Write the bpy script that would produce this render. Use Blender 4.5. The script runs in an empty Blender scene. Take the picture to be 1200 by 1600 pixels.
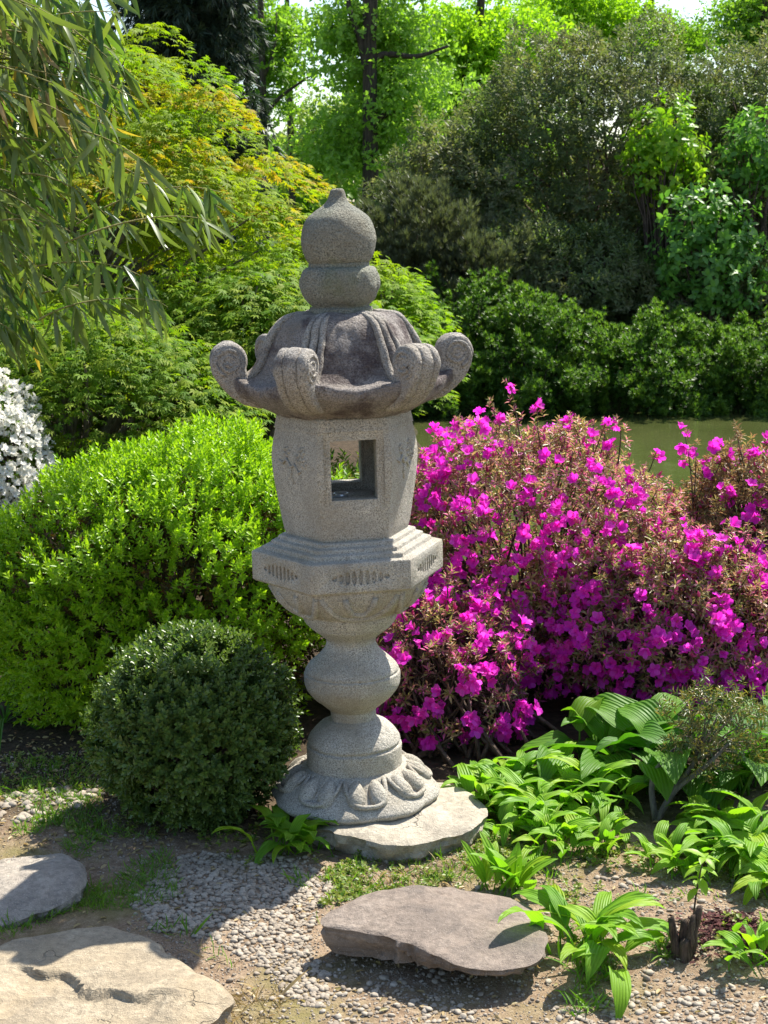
import bpy, bmesh, math, random
import numpy as np
from mathutils import Matrix, Vector, Euler

rng = np.random.default_rng(7)
random.seed(7)
PI = math.pi
R_ = math.radians
C = bpy.context.scene.collection
S = bpy.context.scene

# ------------------------------------------------------------------ camera
CAM_H, PITCH, ROLL = 1.6, 11.1, -1.0
cam_d = bpy.data.cameras.new('camera')
cam = bpy.data.objects.new('camera', cam_d)
C.objects.link(cam)
cam_d.sensor_fit = 'VERTICAL'
cam_d.sensor_height = 36
cam_d.lens = 54
cam_d.clip_end = 2000
CM = Matrix.Translation((0, 0, CAM_H)) @ Matrix.Rotation(R_(90 - PITCH), 4, 'X') @ Matrix.Rotation(R_(ROLL), 4, 'Z')
cam.matrix_world = CM
cam_d.dof.use_dof = True
cam_d.dof.focus_distance = 3.9
cam_d.dof.aperture_fstop = 16
S.camera = cam

# ------------------------------------------------------------------ world, sun, exposure
SUN_EL, SUN_AZ = 55.0, (0.66, 0.75)          # horizontal direction towards the sun
w = bpy.data.worlds.new('World')
S.world = w
w.use_nodes = True
nt = w.node_tree
nt.nodes.clear()
sky = nt.nodes.new('ShaderNodeTexSky')
sky.sky_type = 'NISHITA'
sky.sun_disc = False
sky.sun_elevation = R_(SUN_EL)
sky.sun_rotation = math.atan2(SUN_AZ[0], SUN_AZ[1])
bg = nt.nodes.new('ShaderNodeBackground')
bg.inputs['Strength'].default_value = 0.115
out = nt.nodes.new('ShaderNodeOutputWorld')
nt.links.new(sky.outputs[0], bg.inputs[0])
nt.links.new(bg.outputs[0], out.inputs[0])
sd = bpy.data.lights.new('sun', 'SUN')
sd.energy = 5.0
sd.angle = R_(0.5)
sd.color = (1.0, 0.95, 0.86)
sun = bpy.data.objects.new('sun', sd)
C.objects.link(sun)
ce = math.cos(R_(SUN_EL))
SUN_DIR = Vector((SUN_AZ[0] * ce, SUN_AZ[1] * ce, math.sin(R_(SUN_EL)))).normalized()
sun.rotation_euler = SUN_DIR.to_track_quat('Z', 'Y').to_euler()
sun.location = SUN_DIR * 30
S.view_settings.view_transform = 'Standard'
S.view_settings.look = 'None'
S.view_settings.gamma = 1
S.view_settings.use_curve_mapping = False
S.view_settings.exposure = 1.05
S.cycles.max_bounces = 6
S.cycles.diffuse_bounces = 3
S.cycles.glossy_bounces = 3
S.cycles.transmission_bounces = 4
S.cycles.caustics_reflective = False
S.cycles.caustics_refractive = False

# ------------------------------------------------------------------ measuring helpers
CM3 = CM.to_3x3()
def ray(px, py):
    return CM3 @ Vector(((px - 600) / 2400, (800 - py) / 2400, -1))
def gp(px, py, z=0.0):
    d = ray(px, py)
    return Vector((0, 0, CAM_H)) + d * ((z - CAM_H) / d.z)
def at(px, py, Y):
    d = ray(px, py)
    return Vector((0, 0, CAM_H)) + d * (Y / d.y)

# ------------------------------------------------------------------ numpy noise
_H = np.random.default_rng(3).random(65536)
def vnoise(P, seed=0):
    P = np.asarray(P, float)
    i = np.floor(P).astype(np.int64)
    f = P - i
    f = f * f * (3 - 2 * f)
    r = np.zeros(len(P))
    for dx in (0, 1):
        for dy in (0, 1):
            for dz in (0, 1):
                h = ((i[:, 0] + dx) * 73856093) ^ ((i[:, 1] + dy) * 19349663) ^ ((i[:, 2] + dz) * 83492791) ^ (seed * 2654435)
                v = _H[h & 65535]
                wgt = (f[:, 0] if dx else 1 - f[:, 0]) * (f[:, 1] if dy else 1 - f[:, 1]) * (f[:, 2] if dz else 1 - f[:, 2])
                r += v * wgt
    return r * 2 - 1
def fbm(P, oct=4, seed=0):
    P = np.asarray(P, float)
    a, r = 1.0, 0
    for k in range(oct):
        r = r + a * vnoise(P * (2 ** k) + 17.3 * k, seed + k)
        a *= .5
    return r

# ------------------------------------------------------------------ mesh helpers
def mesh_np(name, V, Fs, mat=None, smooth=False):
    me = bpy.data.meshes.new(name)
    V = np.ascontiguousarray(V, dtype=np.float32)
    me.vertices.add(len(V))
    me.vertices.foreach_set('co', V.ravel())
    Fs = [np.asarray(f, np.int32) for f in Fs if len(f)]
    li = np.concatenate([f.ravel() for f in Fs])
    tot = np.concatenate([np.full(len(f), f.shape[1], np.int32) for f in Fs])
    st = np.concatenate([[0], np.cumsum(tot)[:-1]]).astype(np.int32)
    me.loops.add(len(li))
    me.loops.foreach_set('vertex_index', li)
    me.polygons.add(len(tot))
    me.polygons.foreach_set('loop_start', st)
    me.polygons.foreach_set('loop_total', tot)
    me.update(calc_edges=True)
    if smooth:
        me.polygons.foreach_set('use_smooth', np.ones(len(tot), bool))
    if mat:
        me.materials.append(mat)
    return me
class MB:
    def __init__(s):
        s.V, s.F, s.n = [], [], 0
    def add(s, V, *Fs):
        V = np.asarray(V, float)
        s.V.append(V)
        for F in Fs:
            if len(F):
                s.F.append(np.asarray(F) + s.n)
        s.n += len(V)
        return s
    def build(s, name, mat, parent=None, smooth=False, kind=None):
        by = {}
        for f in s.F:
            by.setdefault(f.shape[1], []).append(f)
        return link(name, mesh_np(name, np.concatenate(s.V), [np.concatenate(v) for v in by.values()], mat, smooth), parent, kind)
def link(name, me, parent=None, kind=None):
    o = bpy.data.objects.new(name, me)
    C.objects.link(o)
    if parent is not None:
        o.parent = parent
        o.matrix_parent_inverse = Matrix.Translation(-parent.location)
    if kind:
        o['kind'] = kind
    return o
def tag(o, label, cat, group=None):
    o['label'] = label
    o['category'] = cat
    if group:
        o['group'] = group
    return o
def thing(name, label, cat, loc=(0, 0, 0), group=None):
    o = bpy.data.objects.new(name, None)
    o.empty_display_size = .05
    C.objects.link(o)
    o.location = loc
    return tag(o, label, cat, group)
def structure(o):
    o['kind'] = 'structure'
    return o

def frames(d, up=None, spin=None):
    """local Y -> d, local Z roughly up"""
    d = d / np.linalg.norm(d, axis=1, keepdims=True)
    if up is None:
        up = np.tile([0, 0, 1.0], (len(d), 1))
    x = np.cross(d, up)
    n = np.linalg.norm(x, axis=1, keepdims=True)
    bad = n[:, 0] < 1e-4
    x[bad] = [1, 0, 0]
    n[bad] = 1
    x = x / n
    z = np.cross(x, d)
    if spin is not None:
        c, s = np.cos(spin)[:, None], np.sin(spin)[:, None]
        x, z = x * c + z * s, z * c - x * s
    return np.stack([x, d, z], axis=2)
def frames_z(d, spin):
    """local Z -> d"""
    M = frames(d, spin=None)
    x, z, y = M[:, :, 0], M[:, :, 1], -M[:, :, 2]
    c, s = np.cos(spin)[:, None], np.sin(spin)[:, None]
    return np.stack([x * c + y * s, y * c - x * s, z], axis=2)
def scatter(tV, tFs, M, pos, scale):
    """copies of a template; M (N,3,3), pos (N,3), scale (N,)"""
    N, n = len(pos), len(tV)
    V = np.einsum('nij,kj->nki', M * np.asarray(scale)[:, None, None], tV) + pos[:, None, :]
    off = (np.arange(N) * n)[:, None, None]
    return V.reshape(-1, 3), [(np.asarray(F)[None] + off).reshape(-1, np.asarray(F).shape[1]) for F in tFs]
def rand_dirs(n, r=rng):
    v = r.normal(size=(n, 3))
    return v / np.linalg.norm(v, axis=1, keepdims=True)
def tube(pts, rad, sides=6, cap=True):
    pts = np.asarray(pts, float)
    n = len(pts)
    rad = np.broadcast_to(np.asarray(rad, float), (n,))
    t = np.gradient(pts, axis=0)
    t /= np.linalg.norm(t, axis=1, keepdims=True) + 1e-12
    ref = np.array([0.31, 0.12, 0.94]) if abs(t[:, 2]).mean() < .8 else np.array([0.9, 0.2, 0.1])
    x = np.cross(t, ref)
    x /= np.linalg.norm(x, axis=1, keepdims=True) + 1e-12
    y = np.cross(t, x)
    a = np.arange(sides) * 2 * PI / sides
    V = pts[:, None] + rad[:, None, None] * (np.cos(a)[None, :, None] * x[:, None] + np.sin(a)[None, :, None] * y[:, None])
    i = np.arange(n - 1)[:, None] * sides
    j = np.arange(sides)[None]
    k = (j + 1) % sides
    F = np.stack([i + j, i + k, i + sides + k, i + sides + j], -1).reshape(-1, 4)
    V = V.reshape(-1, 3)
    Fs = [F]
    if cap and sides == 4:
        Fs[0] = np.concatenate([F, [[3, 2, 1, 0]], [[(n - 1) * 4 + q for q in range(4)]]])
    elif cap:
        V = np.concatenate([V, pts[:1], pts[-1:]])
        m = n * sides
        T = [[m, (q + 1) % sides, q] for q in range(sides)] + [[m + 1, (n - 1) * sides + q, (n - 1) * sides + (q + 1) % sides] for q in range(sides)]
        Fs.append(np.array(T))
    return V, Fs
def bez(a, b, c, n=8):
    t = np.linspace(0, 1, n)[:, None]
    a, b, c = map(np.asarray, (a, b, c))
    return (1 - t) ** 2 * a + 2 * t * (1 - t) * b + t * t * c
def grid_faces(nu, nv, wrap=False):
    i, j = np.meshgrid(np.arange(nu - 1), np.arange(nv if wrap else nv - 1), indexing='ij')
    k = (j + 1) % nv
    return np.stack([i * nv + j, i * nv + k, (i + 1) * nv + k, (i + 1) * nv + j], -1).reshape(-1, 4)
def lathe(prof, n=64, mod=None, cap=True):
    prof = np.asarray(prof, float)
    a = np.arange(n) * 2 * PI / n
    r = np.repeat(prof[:, :1], n, 1)
    if mod is not None:
        r = r * mod(a[None, :], prof[:, 1:2])
    V = np.stack([r * np.cos(a), r * np.sin(a), np.repeat(prof[:, 1:2], n, 1)], -1).reshape(-1, 3)
    Fs = [grid_faces(len(prof), n, True)]
    if cap:
        m = len(V)
        V = np.concatenate([V, [[0, 0, prof[0, 1]], [0, 0, prof[-1, 1]]]])
        q = np.arange(n)
        L = (len(prof) - 1) * n
        Fs.append(np.concatenate([np.stack([np.full(n, m), (q + 1) % n, q], -1), np.stack([np.full(n, m + 1), L + q, L + (q + 1) % n], -1)]))
    return V, Fs
def catmull(prof, k=5):
    P = np.asarray(prof, float)
    P = np.concatenate([2 * P[:1] - P[1:2], P, 2 * P[-1:] - P[-2:-1]])
    o = []
    for i in range(1, len(P) - 2):
        for t in np.arange(k) / k:
            o.append(.5 * ((2 * P[i]) + (-P[i - 1] + P[i + 1]) * t + (2 * P[i - 1] - 5 * P[i] + 4 * P[i + 1] - P[i + 2]) * t * t + (-P[i - 1] + 3 * P[i] - 3 * P[i + 1] + P[i + 2]) * t ** 3))
    o.append(P[-2])
    return np.array(o)

# ------------------------------------------------------------------ materials
class NT:
    def __init__(s, name):
        s.m = bpy.data.materials.new(name)
        s.m.use_nodes = True
        s.t = s.m.node_tree
        s.t.nodes.clear()
    def n(s, typ, **kw):
        o = s.t.nodes.new('ShaderNode' + typ)
        for k, v in kw.items():
            if k in o.inputs:
                s.set(o.inputs[k], v)
            else:
                setattr(o, k, v)
        return o
    def set(s, inp, v):
        if hasattr(v, 'is_output') or isinstance(v, bpy.types.NodeSocket):
            s.t.links.new(v, inp)
        else:
            inp.default_value = v
    def ramp(s, fac, stops, interp='LINEAR'):
        r = s.t.nodes.new('ShaderNodeValToRGB')
        r.color_ramp.interpolation = interp
        e = r.color_ramp.elements
        while len(e) < len(stops):
            e.new(.5)
        for q, (p, c) in enumerate(stops):
            e[q].position = p
            e[q].color = (c, c, c, 1) if isinstance(c, (int, float)) else (*c[:3], 1)
        s.set(r.inputs[0], fac)
        return r.outputs[0]
    def noise(s, vec, scale, detail=4, rough=.55, dist=0):
        o = s.t.nodes.new('ShaderNodeTexNoise')
        s.set(o.inputs['Vector'], vec)
        o.inputs['Scale'].default_value = scale
        o.inputs['Detail'].default_value = detail
        o.inputs['Roughness'].default_value = rough
        o.inputs['Distortion'].default_value = dist
        return o.outputs[0]
    def mix(s, f, a, b, blend='MIX'):
        o = s.t.nodes.new('ShaderNodeMix')
        o.data_type = 'RGBA'
        o.blend_type = blend
        s.set(o.inputs[0], f)
        for i, v in ((6, a), (7, b)):
            if isinstance(v, (tuple, list)):
                v = (*v[:3], 1)
            s.set(o.inputs[i], v)
        return o.outputs[2]
    def math(s, op, a, b=0.0):
        o = s.t.nodes.new('ShaderNodeMath')
        o.operation = op
        s.set(o.inputs[0], a)
        s.set(o.inputs[1], b)
        return o.outputs[0]
    def pos(s):
        return s.t.nodes.new('ShaderNodeNewGeometry').outputs['Position']
    def bump(s, h, strength=.5, dist=.01, normal=None):
        o = s.t.nodes.new('ShaderNodeBump')
        o.inputs['Strength'].default_value = strength
        o.inputs['Distance'].default_value = dist
        s.set(o.inputs['Height'], h)
        if normal is not None:
            s.set(o.inputs['Normal'], normal)
        return o.outputs[0]
    def done(s, shader):
        o = s.t.nodes.new('ShaderNodeOutputMaterial')
        s.t.links.new(shader, o.inputs[0])
        return s.m
    def principled(s, col, rough=.6, spec=.5, normal=None):
        o = s.t.nodes.new('ShaderNodeBsdfPrincipled')
        s.set(o.inputs['Base Color'], (*col[:3], 1) if isinstance(col, (tuple, list)) else col)
        s.set(o.inputs['Roughness'], rough)
        o.inputs['Specular IOR Level'].default_value = spec
        if normal is not None:
            s.set(o.inputs['Normal'], normal)
        return o.outputs[0]

def leaf_mat(name, cols, trans=.4, tcol=None, rough=.45, spec=.4, patch=None, pscale=2.0, ribs=None):
    # ribs: spacing of the parallel veins in the leaf's own space
    """cols: per-leaf colours; patch: colour of whole patches of differing growth"""
    N = NT(name)
    g = N.n('NewGeometry')
    k = len(cols)
    col = N.ramp(g.outputs['Random Per Island'], [(i / max(1, k - 1), c) for i, c in enumerate(cols)])
    if patch:
        f = N.ramp(N.noise(g.outputs['Position'], pscale, 3), [(.42, 0.0), (.62, 1.0)])
        col = N.mix(f, col, N.mix(.35, patch, col))
    normal = None
    if ribs:
        tc = N.n('TexCoord')
        sx = N.n('SeparateXYZ')
        N.set(sx.inputs[0], tc.outputs['Object'])
        wv = N.math('SINE', N.math('MULTIPLY', sx.outputs['X'], 6.283 / ribs))
        nz = N.noise(tc.outputs['Object'], 22, 3)
        col = N.mix(N.math('MULTIPLY', N.math('ADD', N.math('MULTIPLY', wv, .5), .5), .35), col, N.mix(1.0, col, (.62, .66, .5), 'MULTIPLY'))
        col = N.mix(N.ramp(nz, [(.5, 0.0), (.75, .45)]), col, N.mix(1.0, col, (1.35, 1.15, .8), 'MULTIPLY'))
        ob_ = N.n('ObjectInfo')
        col = N.mix(N.ramp(ob_.outputs['Random'], [(.0, .75), (.35, 0.0)]), col, N.mix(1.0, col, (.55, .72, .8), 'MULTIPLY'))
        col = N.mix(N.ramp(ob_.outputs['Random'], [(.72, 0.0), (1.0, .8)]), col, N.mix(1.0, col, (1.5, 1.15, .8), 'MULTIPLY'))
        normal = N.bump(wv, .5, .002)
    p = N.principled(col, rough, spec, normal)
    t = N.n('BsdfTranslucent')
    boost = N.mix(1.0, col, tcol or (1.5, 1.7, .7), 'MULTIPLY')
    N.set(t.inputs[0], boost)
    mx = N.n('MixShader')
    mx.inputs[0].default_value = trans
    N.t.links.new(p, mx.inputs[1])
    N.t.links.new(t.outputs[0], mx.inputs[2])
    return N.done(mx.outputs[0])

def granite(name, base=(.49, .455, .385), dark=(.085, .08, .07), stain=None, stain_amt=(.5, .7), speck=300, rough_bump=.9, moss=None, bdist=.007):
    N = NT(name)
    P = N.n('NewGeometry').outputs['Position']
    n1 = N.noise(P, speck, 4, .8)
    n2 = N.noise(P, 14, 5, .6)
    n3 = N.noise(P, 3.2, 4, .6, .4)
    c = N.ramp(n1, [(.37, dark), (.445, tuple(.7 * q for q in base)), (.51, base), (.60, tuple(min(.75, 1.45 * q) for q in base))])
    c = N.mix(N.ramp(n2, [(.35, .55), (.65, 0.0)]), c, tuple(q * .62 for q in base))
    c = N.mix(N.ramp(n3, [(.5, 0.0), (.72, .5)]), c, (.30, .235, .14))
    vv = N.n('VectorMath', operation='MULTIPLY')
    N.set(vv.inputs[0], P)
    vv.inputs[1].default_value = (16, 16, 2.2)
    strk = N.noise(vv.outputs[0], 1.0, 4, .6)
    c = N.mix(N.ramp(strk, [(.55, 0.0), (.75, .32)]), c, (.13, .12, .10))
    if stain:
        sn = N.noise(P, 9, 6, .62, .3)
        sf = N.ramp(sn, [(stain_amt[0], 0.0), (stain_amt[1], 1.0)])
        c = N.mix(N.math('MULTIPLY', sf, N.ramp(n1, [(.3, 1.0), (.7, .62)])), c, stain)
    if moss:
        mn = N.ramp(N.noise(P, 7, 5, .65), [(.52, 0.0), (.68, .6)])
        c = N.mix(mn, c, moss)
    h = N.math('ADD', N.math('MULTIPLY', n1, .5), N.noise(P, 120, 3, .6))
    nb = N.bump(h, rough_bump, bdist)
    return N.done(N.principled(c, .88, .25, nb))

def rock_mat(name, c1, c2, c3, scale=1.0, rust=None, strata=(3, 3, 26)):
    N = NT(name)
    P = N.n('NewGeometry').outputs['Position']
    v = N.n('VectorMath', operation='MULTIPLY')
    N.set(v.inputs[0], P)
    v.inputs[1].default_value = strata
    n1 = N.noise(v.outputs[0], 1.6 * scale, 8, .66, .6)
    n2 = N.noise(P, 60, 5, .65)
    n3 = N.noise(P, 4.5, 5, .6, .8)
    n4 = N.noise(P, 350, 2, .6)
    c = N.ramp(n1, [(.3, c3), (.5, c1), (.7, c2)])
    c = N.mix(N.ramp(n2, [(.38, .65), (.6, 0.0)]), c, tuple(q * .55 for q in c1))
    c = N.mix(N.ramp(n4, [(.58, 0.0), (.72, .55)]), c, tuple(min(.7, q * 1.5) for q in c2))
    c = N.mix(N.ramp(n3, [(.5, 0.0), (.7, .55)]), c, rust or c2)
    vo = N.n('TexVoronoi', feature='DISTANCE_TO_EDGE')
    wv = N.n('VectorMath', operation='ADD')
    N.set(wv.inputs[0], v.outputs[0])
    N.set(wv.inputs[1], N.n('TexNoise', Scale=9.0, Detail=4.0).outputs['Color'])
    N.set(vo.inputs['Vector'], wv.outputs[0])
    vo.inputs['Scale'].default_value = 1.1
    ck = N.ramp(vo.outputs['Distance'], [(.0, 1.0), (.022, 0.0)])
    ck = N.math('MULTIPLY', ck, N.ramp(n3, [(.54, 0.0), (.66, 1.0)]))
    c = N.mix(N.math('MULTIPLY', ck, .7), c, tuple(q * .3 for q in c3))
    n1 = N.math('SUBTRACT', n1, N.math('MULTIPLY', ck, .5))
    h = N.math('ADD', N.math('MULTIPLY', n1, 1.2), N.math('ADD', N.math('MULTIPLY', n2, .7), N.math('MULTIPLY', n4, .25)))
    return N.done(N.principled(c, .85, .3, N.bump(h, .8, .012)))

def bark_mat(name, c1, c2, sc=30):
    N = NT(name)
    P = N.n('NewGeometry').outputs['Position']
    v = N.n('VectorMath', operation='MULTIPLY')
    N.set(v.inputs[0], P)
    v.inputs[1].default_value = (sc, sc, sc * .2)
    n = N.noise(v.outputs[0], 1.0, 6, .65)
    c = N.ramp(n, [(.35, c1), (.65, c2)])
    return N.done(N.principled(c, .85, .2, N.bump(n, .8, .02)))

M = {}
M['granite'] = granite('granite')
M['granite_roof'] = granite('weathered_granite', (.37, .33, .30), (.10, .09, .085), stain=(.085, .06, .058), stain_amt=(.475, .60), speck=230, rough_bump=1.0, bdist=.016)
M['granite_worn'] = granite('worn_granite', (.43, .395, .345), stain=(.12, .095, .085), stain_amt=(.54, .68), speck=260, rough_bump=1.0, bdist=.01)
M['granite_grey'] = granite('lichened_granite', (.33, .33, .27), (.07, .075, .065), speck=240, rough_bump=1.0, bdist=.012, moss=(.16, .18, .10))
M['slab'] = rock_mat('slab_stone', (.40, .35, .27), (.50, .45, .36), (.22, .19, .15), strata=(6, 6, 12))
M['rock_red'] = rock_mat('reddish_stone', (.225, .18, .145), (.30, .25, .205), (.10, .085, .075), rust=(.27, .205, .155))
M['rock_tan'] = rock_mat('tan_stone', (.35, .285, .195), (.44, .37, .265), (.20, .165, .12), rust=(.37, .285, .175), strata=(3, 7, 30))
M['rock_grey'] = rock_mat('grey_stone', (.33, .285, .235), (.44, .39, .32), (.16, .14, .12), strata=(5, 5, 14))
M['metal'] = NT('pale_metal').done if False else None
_N = NT('pale_metal')
_p = _N.t.nodes.new('ShaderNodeBsdfPrincipled')
_p.inputs['Base Color'].default_value = (.8, .8, .78, 1)
_p.inputs['Metallic'].default_value = .7
_p.inputs['Roughness'].default_value = .35
M['metal'] = _N.done(_p.outputs[0])
M['bark_dark'] = bark_mat('dark_bark', (.03, .024, .018), (.09, .07, .052))
M['bark_twig'] = bark_mat('twig_bark', (.06, .04, .03), (.16, .115, .085), 80)
M['bark_grey'] = bark_mat('grey_bark', (.10, .09, .075), (.24, .21, .17), 60)
M['stump'] = bark_mat('old_stump', (.035, .026, .02), (.15, .11, .08), 160)
M['cane'] = bark_mat('bamboo_cane', (.16, .17, .05), (.30, .27, .11), 40)
M['boxwood'] = leaf_mat('bright_box_leaf', [(.19, .36, .008), (.26, .44, .012), (.35, .52, .03), (.22, .40, .01)], .42, (1.45, 1.5, .6), rough=.4, spec=.45)
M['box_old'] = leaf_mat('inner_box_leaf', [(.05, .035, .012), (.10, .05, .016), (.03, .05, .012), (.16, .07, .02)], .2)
M['box_dark'] = leaf_mat('dark_box_leaf', [(.065, .12, .03), (.10, .165, .035), (.15, .21, .04), (.075, .135, .03)], .3, rough=.38, spec=.5)
M['box_tip'] = leaf_mat('dark_box_tip_leaf', [(.11, .17, .03), (.15, .22, .04)], .3)
M['azalea_leaf'] = leaf_mat('azalea_leaf', [(.13, .19, .04), (.33, .25, .09), (.42, .22, .17), (.22, .28, .06), (.50, .14, .26), (.58, .13, .38), (.48, .44, .19), (.16, .18, .05)], .45, (1.3, 1.2, .9), rough=.36)
M['azalea_green'] = leaf_mat('green_azalea_leaf', [(.08, .17, .02), (.13, .24, .03), (.19, .28, .04), (.22, .15, .06)], .4)
M['azalea_bronze'] = leaf_mat('bronze_azalea_leaf', [(.27, .18, .09), (.38, .20, .13), (.19, .19, .07), (.44, .33, .16)], .4, (1.3, 1.2, .8))
M['flower'] = leaf_mat('magenta_petal', [(.74, .035, .56), (.84, .05, .68), (.78, .03, .50), (.90, .12, .78)], .56, (1.2, 1.0, 1.15), rough=.55, spec=.2)
M['bud'] = leaf_mat('pink_bud', [(.62, .05, .24), (.70, .10, .34)], .3, (1.1, 1, 1))
M['flower_white'] = leaf_mat('white_petal', [(.80, .79, .74), (.86, .85, .82), (.78, .76, .68)], .35, (1, 1, .95), rough=.6, spec=.2)
M['hosta'] = leaf_mat('hosta_leaf', [(.13, .29, .012), (.18, .36, .02), (.23, .42, .03)], .42, rough=.5, spec=.3, ribs=.0058)
M['hosta_deep'] = leaf_mat('deep_hosta_leaf', [(.055, .16, .012), (.08, .21, .016), (.12, .27, .02)], .40, rough=.48, spec=.3, ribs=.008)
M['bamboo'] = leaf_mat('bamboo_leaf', [(.045, .10, .02), (.08, .15, .028), (.14, .22, .045), (.035, .075, .026), (.24, .29, .06), (.10, .16, .04), (.18, .24, .05)], .36, rough=.36, spec=.5)
M['bamboo_dry'] = leaf_mat('dry_bamboo_leaf', [(.33, .24, .10), (.42, .33, .16), (.27, .19, .08)], .3, (1.2, 1.1, .9))
M['bamboo_gold'] = leaf_mat('yellowing_bamboo_leaf', [(.34, .32, .04), (.44, .28, .05), (.28, .33, .03)], .36)
M['maple'] = leaf_mat('maple_leaf', [(.11, .22, .010), (.16, .29, .012), (.23, .34, .016), (.09, .18, .012)], .45, (1.5, 1.6, .5), rough=.6, spec=.15, patch=(.27, .30, .015), pscale=.9)
M['maple_gold'] = leaf_mat('golden_maple_leaf', [(.20, .29, .010), (.28, .33, .012), (.36, .32, .015), (.34, .22, .04)], .46, (1.5, 1.5, .5), rough=.6, spec=.15)
M['maple_low'] = leaf_mat('low_maple_leaf', [(.07, .15, .012), (.11, .21, .014), (.18, .28, .018), (.24, .30, .025)], .42, (1.5, 1.6, .5), rough=.6, spec=.15)
M['yew'] = leaf_mat('yew_needle', [(.045, .11, .016), (.07, .155, .02), (.11, .20, .025)], .34)
M['yew_tip'] = leaf_mat('yew_tip_needle', [(.10, .20, .02), (.15, .26, .03), (.20, .31, .04)], .35)
M['rhodo'] = leaf_mat('rhododendron_leaf', [(.13, .15, .07), (.21, .20, .11), (.13, .18, .06), (.30, .27, .16)], .34, rough=.5, spec=.25, patch=(.08, .14, .045), pscale=1.1)
M['grey_needle'] = leaf_mat('grey_needle', [(.09, .11, .06), (.14, .16, .09), (.10, .10, .05)], .25)
M['broad'] = leaf_mat('broad_leaf', [(.07, .18, .03), (.12, .26, .045), (.18, .34, .06)], .38)
M['lime'] = leaf_mat('lime_leaf', [(.14, .30, .015), (.22, .38, .02), (.32, .44, .03)], .42)
M['tree_mid'] = leaf_mat('tree_leaf', [(.12, .23, .02), (.17, .30, .025), (.23, .36, .035)], .45)
M['tree_green'] = leaf_mat('green_tree_leaf', [(.17, .30, .04), (.23, .37, .05), (.29, .43, .07)], .48)
M['tree_bright'] = leaf_mat('spring_leaf', [(.20, .34, .015), (.26, .42, .02), (.33, .49, .03)], .5)
M['tree_pale'] = leaf_mat('pale_spring_leaf', [(.20, .27, .07), (.26, .33, .08), (.30, .35, .10)], .45)
M['tree_dark'] = leaf_mat('dark_conifer_spray', [(.022, .045, .026), (.035, .06, .032), (.055, .08, .04)], .15, rough=.5)
M['grass'] = leaf_mat('grass_blade', [(.07, .17, .012), (.12, .24, .015), (.18, .29, .03)], .4)
M['dry_grass'] = leaf_mat('dry_grass_blade', [(.36, .26, .11), (.44, .34, .17), (.24, .20, .06)], .3, (1.2, 1.1, .9))
M['weed'] = leaf_mat('weed_leaf', [(.10, .20, .02), (.17, .25, .03), (.24, .27, .05), (.20, .20, .05)], .35)
M['pieris'] = leaf_mat('pieris_leaf', [(.06, .11, .03), (.11, .15, .05), (.20, .17, .06), (.26, .20, .06)], .3, rough=.35)
M['mulch'] = leaf_mat('bark_mulch', [(.07, .028, .028), (.13, .055, .05), (.05, .025, .025)], .0, rough=.9, spec=.1)
def pebble_mat():
    N = NT('pebble')
    g = N.n('NewGeometry')
    c = N.ramp(g.outputs['Random Per Island'], [(0, (.13, .105, .08)), (.3, (.22, .18, .135)), (.6, (.30, .25, .19)), (.85, (.37, .32, .25)), (1, (.48, .43, .36))])
    o = N.n('ObjectInfo')
    c = N.mix(N.ramp(o.outputs['Random'], [(0, 0.0), (1, .4)]), c, (.36, .30, .22))
    n = N.noise(g.outputs['Position'], 160, 4, .6)
    c = N.mix(N.ramp(n, [(.4, .4), (.6, 0.0)]), c, (.18, .15, .12))
    return N.done(N.principled(c, .75, .35, N.bump(n, .3, .003)))
M['pebble'] = pebble_mat()
def soil_mat():
    N = NT('soil')
    P = N.pos()
    n1 = N.noise(P, 2.4, 6, .6, .3)
    n2 = N.noise(P, 38, 6, .65)
    n3 = N.noise(P, 240, 4, .65)
    c = N.ramp(n2, [(.3, (.16, .105, .065)), (.5, (.30, .215, .14)), (.68, (.42, .325, .225))])
    c = N.mix(N.ramp(n3, [(.4, .55), (.6, 0.0)]), c, (.14, .095, .06))
    c = N.mix(N.ramp(n3, [(.62, 0.0), (.72, .6)]), c, (.52, .45, .36))
    c = N.mix(N.ramp(n1, [(.50, 0.0), (.66, .65)]), c, (.17, .16, .045))
    sx = N.n('SeparateXYZ')
    N.set(sx.inputs[0], P)
    yy = sx.outputs['Y']
    # leaf mould under the planting, farther from the path
    f = N.ramp(N.math('ADD', N.math('DIVIDE', yy, 10.0), N.math('MULTIPLY', N.math('SUBTRACT', n1, .5), .05)), [(.375, 0.0), (.41, 1.0)])
    c = N.mix(f, c, N.ramp(n2, [(.35, (.03, .022, .014)), (.65, (.085, .06, .036))]))
    f2 = N.ramp(N.math('DIVIDE', yy, 100.0), [(.13, 0.0), (.17, 1.0)])
    c = N.mix(f2, c, N.ramp(n2, [(.35, (.03, .06, .012)), (.65, (.06, .10, .02))]))
    h = N.math('ADD', N.math('MULTIPLY', n2, 1.0), N.math('MULTIPLY', n3, .35))
    return N.done(N.principled(c, .95, .15, N.bump(h, .9, .012)))
M['soil'] = soil_mat()
def water_mat():
    N = NT('pond_water')
    P = N.pos()
    n = N.noise(P, 1.2, 4, .6)
    n2 = N.noise(P, 9, 3, .5)
    c = N.ramp(n, [(.35, (.05, .062, .018)), (.65, (.07, .082, .026))])
    v = N.n('TexVoronoi')
    N.set(v.inputs['Vector'], P)
    v.inputs['Scale'].default_value = 16
    fl = N.ramp(v.outputs['Distance'], [(.06, 1.0), (.09, 0.0)])
    c = N.mix(N.math('MULTIPLY', fl, N.ramp(n, [(.45, 0.0), (.6, .8)])), c, (.45, .42, .18))
    return N.done(N.principled(c, .07, .5, N.bump(n2, .22, .02)))
M['water'] = water_mat()

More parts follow.
